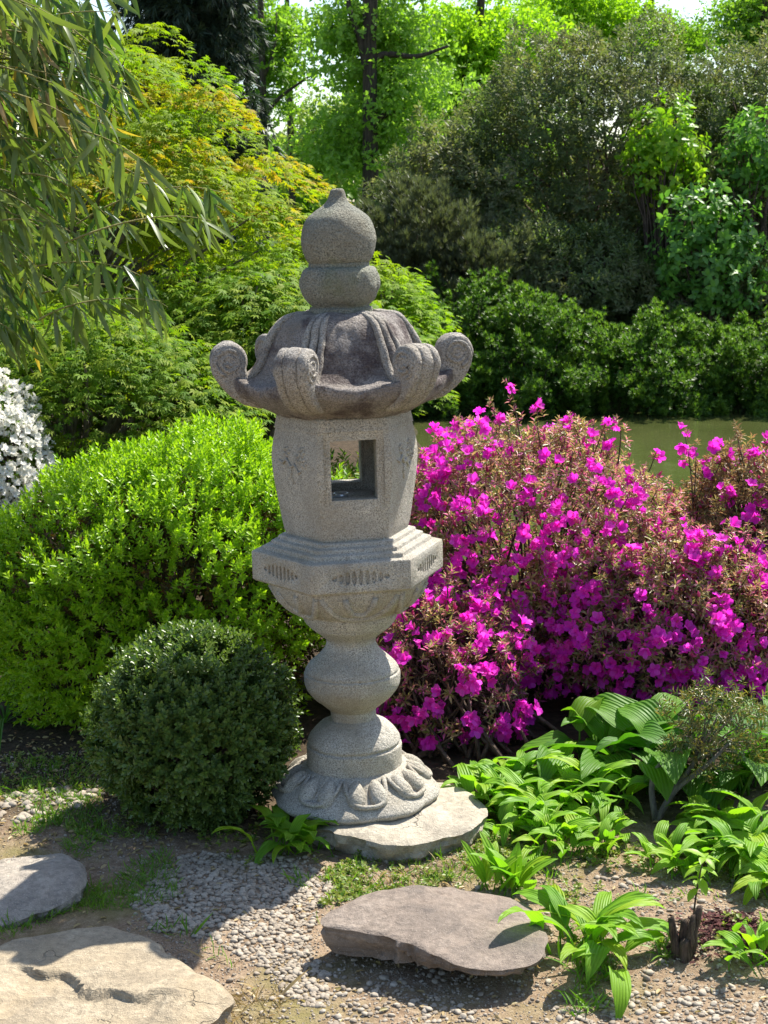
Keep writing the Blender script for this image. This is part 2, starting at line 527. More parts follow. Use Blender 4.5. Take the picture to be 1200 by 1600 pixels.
# ------------------------------------------------------------------ terrain and water
def sstep(a, b, x):
    t = np.clip((x - a) / (b - a), 0, 1)
    return t * t * (3 - 2 * t)
def shore_x(y):
    return 0.15 + .25 * np.sin(y * 1.1) + .12 * np.sin(y * 2.7 + 1)
MOUND = gp(1150, 1475)
def terrain(x, y):
    x, y = np.asarray(x, float), np.asarray(y, float)
    P = np.stack([x, y, np.zeros_like(x)], -1).reshape(-1, 3)
    n = fbm(P * 2.2, 4, 5).reshape(x.shape) * .011 + fbm(P * 14, 3, 9).reshape(x.shape) * .004
    pond = sstep(5.9, 6.6, y) * (1 - sstep(14.7, 15.2, y)) * sstep(-.3, .4, x - shore_x(y))
    far = sstep(14.9, 16.6, y) * .25 + sstep(16, 60, y) * 1.3
    side = sstep(5.3, 6.3, y) * (1 - sstep(14.6, 15.4, y)) * -.12 * sstep(-1.5, .2, x)
    mound = .04 * np.exp(-((x - MOUND.x) ** 2 + (y - MOUND.y) ** 2) / .012)
    fadeN = np.clip(1.2 - np.abs(y - 3.5) / 40, .3, 1)
    return n * fadeN + far + side + mound - pond * .75
xs = np.concatenate([-np.geomspace(500, 1.7, 46), np.arange(-1.65, 1.66, .022), np.geomspace(1.7, 500, 46)])
ys = np.concatenate([-np.geomspace(60, 1, 10)[:-1], np.linspace(-1, 2.4, 14), np.arange(2.45, 4.8, .022), np.linspace(4.85, 16.5, 95), np.geomspace(17, 900, 50)])
X, Y = np.meshgrid(xs, ys, indexing='ij')
Z = terrain(X, Y)
V = np.stack([X, Y, Z], -1).reshape(-1, 3)
ground = structure(link('ground', mesh_np('ground', V, [grid_faces(len(xs), len(ys))[:, ::-1]], M['soil'], True)))
def tz(x, y):
    return float(terrain(np.array([x]), np.array([y]))[0])
def gpt(px, py):
    p = gp(px, py, 0)
    for _ in range(3):
        p = gp(px, py, tz(p.x, p.y))
    return p
WATER_Z = -.38
wx = np.linspace(-3, 14, 40)
wy = np.linspace(5.4, 15.6, 40)
X, Y = np.meshgrid(wx, wy, indexing='ij')
structure(link('pond_water', mesh_np('pond_water', np.stack([X, Y, np.full_like(X, WATER_Z)], -1).reshape(-1, 3), [grid_faces(40, 40)[:, ::-1]], M['water'], True)))

# ------------------------------------------------------------------ leaf templates (leaf along +Y, normal +Z, unit length)
def leaf_fold(wd=.4, fold=.12, droop=.1):
    V = np.array([[0, 0, 0], [-wd / 2, .45, fold], [wd / 2, .45, fold], [0, 1, -droop]])
    return V, np.array([[0, 2, 3], [0, 3, 1]])
def leaf_oval(wd=.5, fold=.1, droop=.1):
    V = np.array([[0, 0, 0], [-wd * .42, .28, fold], [wd * .42, .28, fold], [-wd * .42, .7, fold - droop * .4], [wd * .42, .7, fold - droop * .4], [0, 1, -droop], [0, .5, -droop * .2]])
    return V, np.array([[0, 2, 6], [0, 6, 1], [2, 4, 6], [1, 6, 3], [4, 5, 6], [6, 5, 3]])
def leaf_strap(wd, segs=6, droop=.35, fold=.06, tipp=1.0, twist=0.):
    V, F = [], []
    for i in range(segs + 1):
        t = i / segs
        h = wd * .5 * (math.sin(PI * min(1, t * .93 + .07)) ** .75 if i < segs else 0.02)
        z = -droop * t * t
        y = t * (1 - .25 * droop * t)
        a = twist * t
        for u, f in ((-1, fold), (0, 0), (1, fold)):
            V.append((u * h * math.cos(a), y, z + abs(u) * f * h * 4 + u * h * math.sin(a)))
    for i in range(segs):
        for k in (0, 1):
            a = i * 3 + k
            F.append((a, a + 1, a + 4, a + 3))
    return np.array(V), np.array(F)
def leaf_star(lobes=7, droop=.25):
    V, F = [[0, 0, 0]], []
    for k in range(lobes):
        a = R_(-125 + 250 * k / (lobes - 1))
        ln = .95 * (1 - .45 * abs(a) / R_(125))
        d = np.array([math.sin(a), math.cos(a)])
        s = np.array([d[1], -d[0]])
        b = len(V)
        V += [[*(d * ln * .5 + s * .11), -.03], [*(d * ln), -droop * ln], [*(d * ln * .5 - s * .11), -.03]]
        F.append((0, b, b + 1, b + 2))
    V = np.array(V)
    V[:, 1] += .25
    return V, np.array(F)
def sprig(leaf, n, length, ln, a0=75, a1=20, r=rng, pairs=False):
    """leaves spiralling up a stem along +Z"""
    d, pos, sc = [], [], []
    for i in range(n):
        t = (i // 2 * 2 + 1) / n if pairs else (i + .5) / n
        a = R_(a0 + (a1 - a0) * t + r.uniform(-12, 12))
        ph = ((i // 2) * PI / 2 + (i % 2) * PI if pairs else i * 2.399) + r.uniform(-.3, .3)
        d.append((math.sin(a) * math.cos(ph), math.sin(a) * math.sin(ph), math.cos(a)))
        pos.append((0, 0, length * t))
        sc.append(ln * r.uniform(.75, 1.1) * (1 - .25 * t))
    V, Fs = scatter(leaf[0], [leaf[1]], frames(np.array(d)), np.array(pos), np.array(sc))
    return V, Fs[0]
def needle_tuft(n, ln, wd, cone=60, r=rng):
    lf = (np.array([[-wd / 2, 0, 0], [wd / 2, 0, 0], [0, ln, 0]]), np.array([[0, 1, 2]]))
    d = []
    for i in range(n):
        a = R_(r.uniform(8, cone))
        ph = i * 2.399
        d.append((math.sin(a) * math.cos(ph), math.sin(a) * math.sin(ph), math.cos(a)))
    V, Fs = scatter(lf[0], [lf[1]], frames(np.array(d)), np.zeros((n, 3)), r.uniform(.7, 1.1, n))
    return V, Fs[0]

def bush_surface(n, c, r, bump=.12, freq=3.0, inner=.72, seed=1, zmin=-.9, gap=None, power=2.0):
    """points in the bumpy outer shell of an ellipsoid, with their outward directions"""
    u = rand_dirs(int(n * 2.2))
    u = u[u[:, 2] > zmin]
    s = 1 + bump * fbm(u * freq + seed * 7.7, 3, seed)
    t = 1 - (1 - inner) * rng.random(len(u)) ** 1.8
    s = s / (np.abs(u) ** power).sum(1) ** (1 / power)
    r = np.asarray(r, float)
    p = u * r * (s * t)[:, None]
    nrm = u / r
    nrm /= np.linalg.norm(nrm, axis=1, keepdims=True)
    if gap is not None:
        keep = (fbm(p * gap[0] + seed, 2, seed + 50) > gap[1]) | (t < .85)
        p, nrm = p[keep], nrm[keep]
    return (p + np.asarray(c))[:n], nrm[:n]
def put_sprigs(mb, temps, P, N, size=1.0, up=.5, jit=.35):
    d = N + np.array([0, 0, up]) + rng.normal(size=N.shape) * jit
    Mx = frames_z(d, rng.uniform(0, 2 * PI, len(P)))
    which = rng.integers(0, len(temps), len(P))
    sc = size * rng.uniform(.75, 1.2, len(P))
    for k, (tv, tf) in enumerate(temps):
        q = which == k
        if q.any():
            V, Fs = scatter(tv, [tf], Mx[q], P[q], sc[q])
            mb.add(V, *Fs)
def stems(mb, base, tips, r0, r1, spread=.05, sides=4, sag=.0):
    for t in tips:
        b = np.array(base) + np.array([rng.normal() * spread, rng.normal() * spread, 0])
        m = (b + t) / 2 + np.array([rng.normal() * .05, rng.normal() * .05, -sag]) * np.linalg.norm(t - b)
        m[:2] = m[:2] * .5 + np.asarray(t)[:2] * .5 * .6 + b[:2] * .5 * .4
        P = bez(b, m, t, 6)
        P[1:-1] += rng.normal(size=(4, 3)) * .012 * np.linalg.norm(t - b)
        V, Fs = tube(P, np.linspace(r0, r1, 6), sides)
        mb.add(V, *Fs)

# ------------------------------------------------------------------ the stone lantern
LX, LY = at(556, 1236, 3.92).x, 3.92
AX = Vector((LX, LY, 0))
HEX = R_(9.3)
lantern = thing('stone_lantern', 'tall carved grey granite garden lantern with hexagonal roof and onion finial', 'stone lantern', AX)
lantern.rotation_euler = (0, R_(-.5), 0)
def rough(V, amp, f=40, seed=0):
    V = np.asarray(V, float)
    d = np.stack([fbm(V * f + k * 31.7, 3, seed + k) for k in range(3)], -1)
    return V + d * amp
def lpart(name, V, Fs, mat, parent=lantern, smooth=True, amp=.0012):
    V = rough(np.asarray(V, float), amp) if amp else np.asarray(V, float)
    o = link(name, mesh_np(name, V, Fs, mat, smooth), None)
    o.parent = parent
    return o
def sub(o, name, V, Fs, mat, smooth=True):
    c = link(name, mesh_np(name, V, Fs, mat, smooth))
    c.parent = o
    return c
def sharp(o, deg=35):
    bm = bmesh.new()
    bm.from_mesh(o.data)
    for e in bm.edges:
        if len(e.link_faces) == 2 and e.calc_face_angle(0) > R_(deg):
            e.smooth = False
    bm.to_mesh(o.data)
    bm.free()
# foot with lotus petals
prof = [(.150, .055), (.205, .056), (.219, .064), (.221, .074), (.208, .088), (.185, .104), (.160, .125), (.138, .146), (.124, .150)]
V, Fs = lathe(catmull(prof, 4), 128, lambda a, z: 1 + (.045 * np.abs(np.cos(4 * a + .6)) - .02) * np.clip((.125 - z) / .04, 0, 1))
foot = lpart('lotus_foot', V, Fs, M['granite'], amp=.002)
pet = MB()
sph = bmesh.new()
bmesh.ops.create_uvsphere(sph, u_segments=14, v_segments=9, radius=1)
sV = np.array([v.co for v in sph.verts])
sF = {}
for f in sph.faces:
    sF.setdefault(len(f.verts), []).append([v.index for v in f.verts])
sF = [np.array(v) for v in sF.values()]
sph.free()
def lobe(ang, rad, z, size, tilt):
    V = sV * np.array(size)
    V[:, 1] *= 1 + .28 * sV[:, 0]                     # broader outwards
    rot = np.array(Euler((0, tilt, ang)).to_matrix())
    return rough(V @ rot.T + np.array([rad * math.cos(ang), rad * math.sin(ang), z]), .0015)
first = None
for k in range(8):
    ac = R_(45 * k) + .2
    for s in (-1, 1):
        a = ac + s * R_(9.5)
        sub(foot, 'petal_lobe', lobe(a, .166, .117, (.044, .0245, .022), R_(36)), sF, M['granite'])
    P = []
    for t in np.linspace(-1, 1, 13):
        a = ac + t * R_(21)
        rr = .205 - .062 * abs(t) ** 3 
        zz = .098 + .048 * abs(t) ** 3
        P.append((rr * math.cos(a), rr * math.sin(a), zz))
    V, F2 = tube(P, .0065, 8)
    sub(foot, 'petal_rim', rough(V, .0015), F2, M['granite'])
# drum
prof = [(.120, .140), (.126, .146), (.1275, .155), (.1275, .196), (.126, .203), (.1215, .206), (.1215, .210), (.124, .214), (.120, .224), (.110, .239), (.090, .258), (.072, .268), (.064, .274)]
V, Fs = lathe(catmull(prof, 4), 72)
lpart('drum', V, Fs, M['granite'])
prof = [(.062, .270), (.0605, .274), (.0605, .299), (.0645, .303), (.084, .319), (.107, .340), (.123, .363), (.1275, .378), (.1275, .398), (.1265, .403), (.1225, .406), (.1235, .411), (.117, .423), (.101, .438), (.084, .453), (.071, .468), (.0655, .482), (.066, .491), (.071, .500), (.083, .511), (.100, .524), (.110, .534), (.110, .540)]
V, Fs = lathe(catmull(prof, 4), 72)
lpart('column', V, Fs, M['granite'])
prof = [(.085, .534), (.112, .538), (.1175, .543), (.1225, .552), (.126, .562), (.126, .571), (.134, .577), (.158, .591), (.178, .609), (.192, .626), (.200, .640), (.206, .655), (.206, .668)]
V, Fs = lathe(catmull(prof, 4), 96, lambda a, z: 1 + .012 * np.cos(6 * (a - HEX)) * np.clip((z - .6) / .05, 0, 1))
bowl = lpart('lotus_bowl', V, Fs, M['granite'])
for k in range(6):
    ac = HEX + R_(60 * k + 30)
    for wd, lo, rr_ in ((28, .584, .0095), (11, .600, .008)):
        P = []
        for t in np.linspace(-1, 1, 15):
            a = ac + t * R_(wd)
            zz = lo + (.650 - lo) * abs(t) ** 4.5
            ra = np.interp(zz, [.577, .591, .609, .626, .640, .655], [.134, .158, .178, .192, .200, .206])
            P.append((ra * math.cos(a), ra * math.sin(a), zz))
        V, F2 = tube(P, rr_, 8)
        sub(bowl, 'petal_rim', rough(V, .001), F2, M['granite'])
def hexloft(levels, dense=1, bulge=None):
    """six-sided loft; levels (circumradius, z)"""
    rows = []
    for r, z in levels:
        row = []
        for k in range(6):
            a, b = HEX + R_(60 * k), HEX + R_(60 * (k + 1))
            A, B = np.array([r * math.cos(a), r * math.sin(a)]), np.array([r * math.cos(b), r * math.sin(b)])
            for i in range(dense):
                row.append((*(A + (B - A) * i / dense), z))
        rows.append(row)
    n = 6 * dense
    V = np.array(rows).reshape(-1, 3)
    m = len(V)
    Fs = [grid_faces(len(levels), n, True)]
    V = np.concatenate([V, [[0, 0, levels[0][1]], [0, 0, levels[-1][1]]]])
    q = np.arange(n)
    L = (len(levels) - 1) * n
    Fs.append(np.concatenate([np.stack([np.full(n, m), (q + 1) % n, q], -1), np.stack([np.full(n, m + 1), L + q, L + (q + 1) % n], -1)]))
    return V, Fs
def box_np(cx, cy, cz, sx, sy, sz, ang=0.):
    V = np.array([[x, y, z] for x in (-.5, .5) for y in (-.5, .5) for z in (-.5, .5)]) * [sx, sy, sz] + [cx, cy, cz]
    c, s = math.cos(ang), math.sin(ang)
    V = np.stack([V[:, 0] * c - V[:, 1] * s, V[:, 0] * s + V[:, 1] * c, V[:, 2]], -1)
    return V, np.array([[0, 1, 3, 2], [4, 6, 7, 5], [0, 4, 5, 1], [2, 3, 7, 6], [0, 2, 6, 4], [1, 5, 7, 3]])
def cut(o, cutters):
    """subtract cutter meshes from o, bevel the edges, bake"""
    tmp = []
    for V, Fs in cutters:
        c = link('cutter', mesh_np('cutter', V, Fs))
        c.parent = o.parent
        md = o.modifiers.new('b', 'BOOLEAN')
        md.object = c
        md.solver = 'EXACT'
        tmp.append(c)
    bv = o.modifiers.new('v', 'BEVEL')
    bv.width = .0022
    bv.segments = 2
    bv.limit_method = 'ANGLE'
    bv.angle_limit = R_(25)
    bpy.context.view_layer.update()
    dg = bpy.context.evaluated_depsgraph_get()
    me = bpy.data.meshes.new_from_object(o.evaluated_get(dg))
    o.modifiers.clear()
    o.data = me
    for c in tmp:
        bpy.data.objects.remove(c)
    sharp(o, 30)
# platform with carved sides and three steps
V, Fs = hexloft([(.205, .664), (.244, .666), (.252, .672), (.252, .742), (.250, .746), (.222, .7475), (.2215, .757), (.219, .7595), (.201, .761), (.2005, .769), (.198, .7715), (.182, .773), (.1815, .781), (.178, .784)], 1)
plat = lpart('platform', V, Fs, M['granite'], amp=0, smooth=False)
cuts = MB()
ap = .252 * math.cos(R_(30))
for k in range(6):
    a = HEX + R_(60 * k + 30)
    for j in range(-4, 5):
        hh = .040 - .0018 * j * j
        pr = [(math.cos(q) * .0052, math.sin(q) * hh / 2) for q in np.arange(8) * PI / 4]
        V8 = np.array([[ap + dx, j * .0165 + u * (1 + .1 * abs(j)), .707 + v] for dx in (-.006, .01) for u, v in pr])
        c, s = math.cos(a), math.sin(a)
        V8 = np.stack([V8[:, 0] * c - V8[:, 1] * s, V8[:, 0] * s + V8[:, 1] * c, V8[:, 2]], -1)
        q = np.arange(8)
        cuts.add(V8, np.stack([q, (q + 1) % 8, 8 + (q + 1) % 8, 8 + q], -1))
        cuts.F.append(np.array([[7, 6, 5, 4, 3, 2, 1, 0], [8, 9, 10, 11, 12, 13, 14, 15]]) + cuts.n - 16)
by = {}
for f in cuts.F:
    by.setdefault(f.shape[1], []).append(f)
cut(plat, [(np.concatenate(cuts.V), [np.concatenate(v) for v in by.values()])])
# fire box
lv = catmull([(.158, .780), (.166, .805), (.176, .865), (.1855, .925), (.190, .974), (.189, 1.005), (.183, 1.040), (.178, 1.062)], 3)
lv = [tuple(q) for q in lv] + [(.181, 1.063), (.174, 1.094), (.165, 1.102)]
V, Fs = hexloft(lv, 1)
box = lpart('fire_box', V, Fs, M['granite'], amp=0, smooth=False)
FA = HEX + R_(270)
def fbox(cx, cz, sx, sz, sy, ang, off):
    V, F = box_np(off, 0, cz, sy, sx, sz, ang)
    return V, [F]
inner = hexloft([(.118, .872), (.132, .95), (.118, 1.05)], 1)
cutters = [inner, fbox(0, .967, .116, .150, .44, FA, 0)]
for ang in (FA, FA + PI):
    cutters.append(fbox(0, .958, .152, .212, .06, ang, .183))
for k in range(6):                                            # short strokes carved in the top band
    a = HEX + R_(60 * k + 30)
    mbk = MB()
    for j in range(-6, 7):
        V, F = box_np(.160, j * .0115, 1.079, .012, .0035, .022 - .004 * (j % 2), a)
        mbk.add(V, F)
    cutters.append((np.concatenate(mbk.V), [np.concatenate(mbk.F)]))
cut(box, cutters)
box.data.materials.clear()
box.data.materials.append(M['granite'])
# a flowering branch carved on the left and right faces
def hex_point(face_ang, u, z, off):
    rr = np.interp(z, [q[1] for q in lv], [q[0] for q in lv]) * math.cos(R_(30)) + off
    return (rr * math.cos(face_ang) - u * math.sin(face_ang), rr * math.sin(face_ang) + u * math.cos(face_ang), z)
for fa in (HEX + R_(210), HEX + R_(330), HEX + R_(30), HEX + R_(150)):
    m = MB()
    V, F2 = tube([hex_point(fa, u, z, .0005) for u, z in ((-.062, .985), (-.045, .978), (-.028, .99), (-.012, .970), (.004, .978), (.02, .958), (.035, .966))], [.002, .0045, .005, .005, .0045, .004, .002], 6)
    m.add(V, *F2)
    V, F2 = tube([hex_point(fa, u, z, .0005) for u, z in ((-.012, .970), (-.014, .948), (-.004, .928))], [.0045, .004, .002], 6)
    m.add(V, *F2)
    for cu, cz in ((.022, .995), (.044, .985), (.034, 1.012), (-.03, 1.008)):
        for q in range(5):
            p = hex_point(fa, cu + .0085 * math.cos(q * 1.257), cz + .0085 * math.sin(q * 1.257), -.0015)
            m.add(sV * .0062 + np.array(p), *sF)
    o = m.build('carved_branch', M['granite'], None, True)
    o.parent = box
# roof
MID = np.array([(.080, 1.352), (.108, 1.347), (.135, 1.335), (.153, 1.312), (.170, 1.277), (.185, 1.238), (.203, 1.205), (.228, 1.185), (.254, 1.180)])
RID = np.array([(.084, 1.353), (.118, 1.349), (.150, 1.337), (.171, 1.312), (.191, 1.275), (.208, 1.235), (.229, 1.206), (.261, 1.197), (.296, 1.212)])
ns, na = 33, 192
ss = np.linspace(0, 8, ns)
def pr(Pq, s):
    return np.stack([np.interp(s, np.arange(9), Pq[:, 0]), np.interp(s, np.arange(9), Pq[:, 1])], -1)
MIDs, RIDs = catmull(MID, 4), catmull(RID, 4)
ang = np.arange(na) * 2 * PI / na
h = np.abs(((ang - HEX + R_(30)) % R_(60)) - R_(30)) / R_(30)
wt = (1 - h) ** 1.5
rows = [MIDs[i][None] * (1 - wt[:, None]) + RIDs[i][None] * wt[:, None] for i in range(ns)]
edge = rows[-1]
for dr, dz in ((.004, -.004), (.005, -.012), (.001, -.026), (-.006, -.034)):
    rows.append(edge + np.stack([dr + 0 * wt, dz * (1 + .35 * wt)], -1))
lo = rows[-1]
endp = np.array([.172, 1.098])
for t in (.2, .45, .7, 1.0):
    q = lo * (1 - t) + endp * t
    q[:, 1] -= .010 * math.sin(PI * t) * (1 - t)
    rows.append(q)
rows = np.array(rows)
V = np.stack([rows[:, :, 0] * np.cos(ang), rows[:, :, 0] * np.sin(ang), rows[:, :, 1]], -1).reshape(-1, 3)
roof = lpart('roof', rough(V, .0028, 26, 3), [grid_faces(len(rows), na, True)[:, ::-1]], M['granite_roof'], amp=.0012)
Rp = catmull(RID, 4)
def loft_scroll():
    c = np.array([.290, 1.238])
    o = [(.185, 1.118), (.220, 1.118), (.255, 1.128), (.288, 1.148), (.313, 1.175), (.330, 1.205)]
    o += [tuple(c + .0465 * np.array([math.cos(q), math.sin(q)])) for q in np.linspace(R_(-18), R_(205), 17)]
    o += [(.245, 1.208), (.240, 1.192), (.224, 1.172), (.198, 1.140)]
    P = np.array(o)
    d = np.roll(P, -1, 0) - np.roll(P, 1, 0)
    nr = np.stack([d[:, 1], -d[:, 0]], -1)
    nr /= np.linalg.norm(nr, axis=1, keepdims=True)
    sl = [(-.047, .012), (-.0455, .007), (-.043, .0035), (-.038, .0008), (-.030, 0), (-.0215, .0008), (-.0195, .005), (-.0175, .0008), (-.012, -.001)]
    sl = sl + [(0, -.002)] + [(-t, q) for t, q in sl[::-1]]
    V = np.array([[(p[0], t * .9, p[1]) for p in P - nr * q] for t, q in sl]).reshape(-1, 3)
    m = len(P)
    F = [grid_faces(len(sl), m, True)]
    V = np.concatenate([V, [[.29, sl[0][0] * .9, 1.238], [.29, sl[-1][0] * .9, 1.238]]])
    q = np.arange(m)
    L = (len(sl) - 1) * m
    k = len(V) - 2
    F.append(np.concatenate([np.stack([np.full(m, k), (q + 1) % m, q], -1), np.stack([np.full(m, k + 1), L + q, L + (q + 1) % m], -1)]))
    mb = MB().add(V, *F)
    for s in (-1, 1):
        sp = [(.29 + r_ * math.cos(a_), s * (.0408 - .0012 * (r_ < .02)), 1.238 + r_ * math.sin(a_)) for a_, r_ in zip(np.linspace(R_(-70), R_(690), 48), np.linspace(.036, .006, 48))]
        V2, F2 = tube(sp, .0052, 8)
        mb.add(V2, *F2)
    return mb
sc = loft_scroll()
rib = MB()
for off, rr_ in ((0, .0135), (-.0205, .0105), (.0205, .0105)):
    V, F2 = tube([(p[0] - .001, off * min(1.1, .5 + i / 26), p[1] - .0045) for i, p in enumerate(Rp[:30])], np.linspace(.6, 1.15, 30) * rr_, 10)
    rib.add(V, *F2)
scm = ribm = None
for k in range(6):
    for src, nm in ((sc, 'corner_scroll'), (rib, 'ridge_rib')):
        a = HEX + R_(60 * k)
        c, s = math.cos(a), math.sin(a)
        Vv = np.concatenate(src.V)
        V = np.stack([Vv[:, 0] * c - Vv[:, 1] * s, Vv[:, 0] * s + Vv[:, 1] * c, Vv[:, 2]], -1)
        by = {}
        for f in src.F:
            by.setdefault(f.shape[1], []).append(f)
        sub(roof, nm, rough(rough(V, .002, 30, k), .0008, 120), [np.concatenate(v) for v in by.values()], M['granite_worn'])
# finial
V, Fs = lathe(catmull([(.078, 1.346), (.080, 1.352), (.079, 1.360), (.073, 1.364), (.073, 1.368), (.082, 1.376), (.091, 1.390), (.096, 1.408), (.0975, 1.430), (.0965, 1.445), (.092, 1.456), (.083, 1.462), (.077, 1.464), (.0765, 1.474)], 4), 96,
              lambda a, z: 1 + .05 * np.abs(np.cos(5 * a)) ** .6 * np.clip(1 - np.abs(z - 1.415) / .04, 0, 1))
lpart('finial_ring', V, Fs, M['granite_grey'], amp=.002)
V, Fs = lathe(catmull([(.072, 1.470), (.080, 1.478), (.0875, 1.494), (.093, 1.518), (.0935, 1.538), (.089, 1.562), (.078, 1.584), (.060, 1.600), (.040, 1.613), (.029, 1.623), (.0235, 1.634), (.0195, 1.648), (.015, 1.655), (.006, 1.657)], 4), 72)
lpart('finial', rough(V, .0008, 30, 8), Fs, M['granite_grey'], amp=.0010)
# two small metal cups on the floor of the fire box
dv, df = lathe([(.018, 0), (.0185, .001), (.019, .009), (.0178, .009), (.0172, .003), (.002, .0028)], 24)
for k, (u, v_, lab) in enumerate(((-.022, .04, 'pale metal disc cup inside the lantern window, nearer its middle'), (-.052, .018, 'dark-rimmed metal disc cup inside the lantern window, against its left jamb'))):
    o = link('candle_cup', mesh_np('candle_cup', dv, df, M['metal'], True))
    o.location = (LX + u, LY + v_ - .03, .8725)
    tag(o, lab, 'candle cup', 'candle cups in the lantern')

# ------------------------------------------------------------------ rocks
def rock(name, outline, ztop, mat, label, cat, under=.8, thick=None, seed=1, step=None, tilt=(0, 0), bumpy=.006, group=None, lip=.02, back=0., facet=.05):
    """outline: photo measurements of the top face's edge, taken on the plane z = ztop"""
    O = np.array([tuple(gp(x, y, ztop))[:2] for x, y in outline])
    c = O.mean(0)
    n = 180
    D = O - c
    a = np.arctan2(D[:, 1], D[:, 0])
    o = np.argsort(a)
    a, rr = a[o], np.linalg.norm(D, axis=1)[o]
    th = np.linspace(-PI, PI, n, endpoint=False)
    R = np.interp(th, np.concatenate([a - 2 * PI, a, a + 2 * PI]), np.tile(rr, 3))
    rk = np.random.default_rng(seed)
    cs = np.stack([np.cos(th) * 2.2, np.sin(th) * 2.2, th * 0 + seed], -1)
    R = R * (1 - .05 * np.abs(fbm(cs, 3, seed + 2)))
    PL = [(rk.normal() * facet, rk.normal() * facet, rk.uniform(0, .012)) for _ in range(9)]
    R = R * (1 + .014 * fbm(np.stack([np.cos(th) * 6, np.sin(th) * 6, th * 0 + seed], -1), 4, seed))
    rows = []
    for s in list(np.linspace(0.02, .9, 26)) + [.94, .97, .99, 1.0]:
        x, y = c[0] + np.cos(th) * R * s, c[1] + np.sin(th) * R * s
        P = np.stack([x, y, x * 0 + seed], -1)
        z = ztop + fbm(P * 5, 4, seed) * bumpy + fbm(P * 28, 3, seed + 3) * bumpy * .22
        fz = np.min([a_ * (x - c[0]) + b_ * (y - c[1]) + c_ for a_, b_, c_ in PL], 0)
        z = z + fz + (x - c[0]) * tilt[0] + (y - c[1]) * tilt[1]
        if step is not None:
            z = z + step(x, y)
        z = z - lip * max(0, (s - .86) / .14) ** 2.2
        rows.append(np.stack([x, y, z], -1))
    top = rows[-1]
    H = ztop + .03
    for k, (sr, dz) in enumerate(((1.004, .12), (1.0, .25), (.985, .42), (.965, .6), (.93, .78), (.5 * (.93 + under), .9), (under, 1.0), (under - .04, 1.35))):
        if thick:
            zz = top[:, 2] - dz * thick(th) if dz <= 1 else np.full(n, -.06)
        else:
            zz = top[:, 2] - dz * H
        x, y = c[0] + np.cos(th) * R * sr, c[1] + np.sin(th) * R * sr
        P = np.stack([x * 14, y * 14, zz * 50 + seed], -1)
        d = fbm(P, 4, seed + 9) * .009 - np.abs(fbm(np.stack([np.cos(th) * 3.5, np.sin(th) * 3.5, zz * 22 + seed], -1), 3, seed + 5)) * .022
        rows.append(np.stack([x + np.cos(th) * d, y + np.sin(th) * d + (back if dz > .85 else 0), zz], -1))
    V = np.array(rows).reshape(-1, 3)
    Fs = [grid_faces(len(rows), n, True)[:, ::-1]]
    V = np.concatenate([V, [rows[0].mean(0)]])
    q = np.arange(n)
    Fs.append(np.stack([np.full(n, len(V) - 1), q, (q + 1) % n], -1))
    V = V - np.array([c[0], c[1], 0])
    ob = link(name, mesh_np(name, V, Fs, mat, True))
    ob.location = (c[0], c[1], 0)
    sharp(ob, 32)
    return tag(ob, label, cat, group)
rock('base_slab', [(455, 1245), (470, 1275), (540, 1303), (620, 1313), (692, 1300), (740, 1285), (768, 1266), (757, 1245), (720, 1222), (680, 1205), (600, 1190), (500, 1200)], .058, M['slab'],
     'rough pale slab lying under the lantern foot', 'stone slab', under=.93, seed=4, bumpy=.007, lip=.006, facet=.07)
rock('flat_rock', [(499, 1434), (512, 1418), (545, 1405), (612, 1388), (690, 1381), (745, 1382), (798, 1386), (832, 1401), (850, 1438), (857, 1472), (835, 1487), (775, 1499), (730, 1500), (690, 1490), (645, 1475), (600, 1460), (545, 1448), (510, 1442)], .102, M['rock_red'],
     'flat reddish brown rock with sharp overhanging edge in front of the lantern', 'rock', under=.58, thick=lambda t: .060 - .020 * np.cos(t) - .026 * np.exp(-((t + 1.15) / .45) ** 2), seed=11, bumpy=.007, lip=.004, back=.085, facet=.06)
_b = gp(150, 1520, .07)
def ledge(x, y):
    L0, L1 = gp(20, 1508, .07), gp(300, 1560, .07)
    t = (x - L0.x) / (L1.x - L0.x)
    yl = L0.y + (L1.y - L0.y) * t + .018 * np.sin(t * 9) + .012 * np.sin(t * 23 + 1)
    m = sstep(-.05, .1, t) * (1 - sstep(.75, .95, t))
    return -.016 * (1 - sstep(-.004, .006, y - yl)) * m
rock('stepping_stone', [(-90, 1520), (-20, 1468), (50, 1445), (115, 1430), (165, 1429), (205, 1442), (260, 1474), (310, 1505), (350, 1530), (366, 1552), (350, 1570), (300, 1590), (230, 1625), (100, 1690), (-80, 1720), (-150, 1620)], .065, M['rock_tan'],
     'large pale tan stepping stone crossed by a cracked ledge', 'stepping stone', under=.96, seed=21, bumpy=.008, step=ledge, group='stepping stones in the grass', lip=.014, facet=.035)
rock('stepping_stone', [(-60, 1345), (-10, 1325), (40, 1315), (88, 1313), (122, 1328), (130, 1348), (135, 1372), (118, 1392), (92, 1405), (50, 1418), (10, 1428), (-60, 1435), (-90, 1390)], .05, M['rock_grey'],
     'small grey half-shaded stepping stone with a pitted top behind the tan one', 'stepping stone', under=.95, seed=33, bumpy=.011, group='stepping stones in the grass', lip=.012, facet=.09)

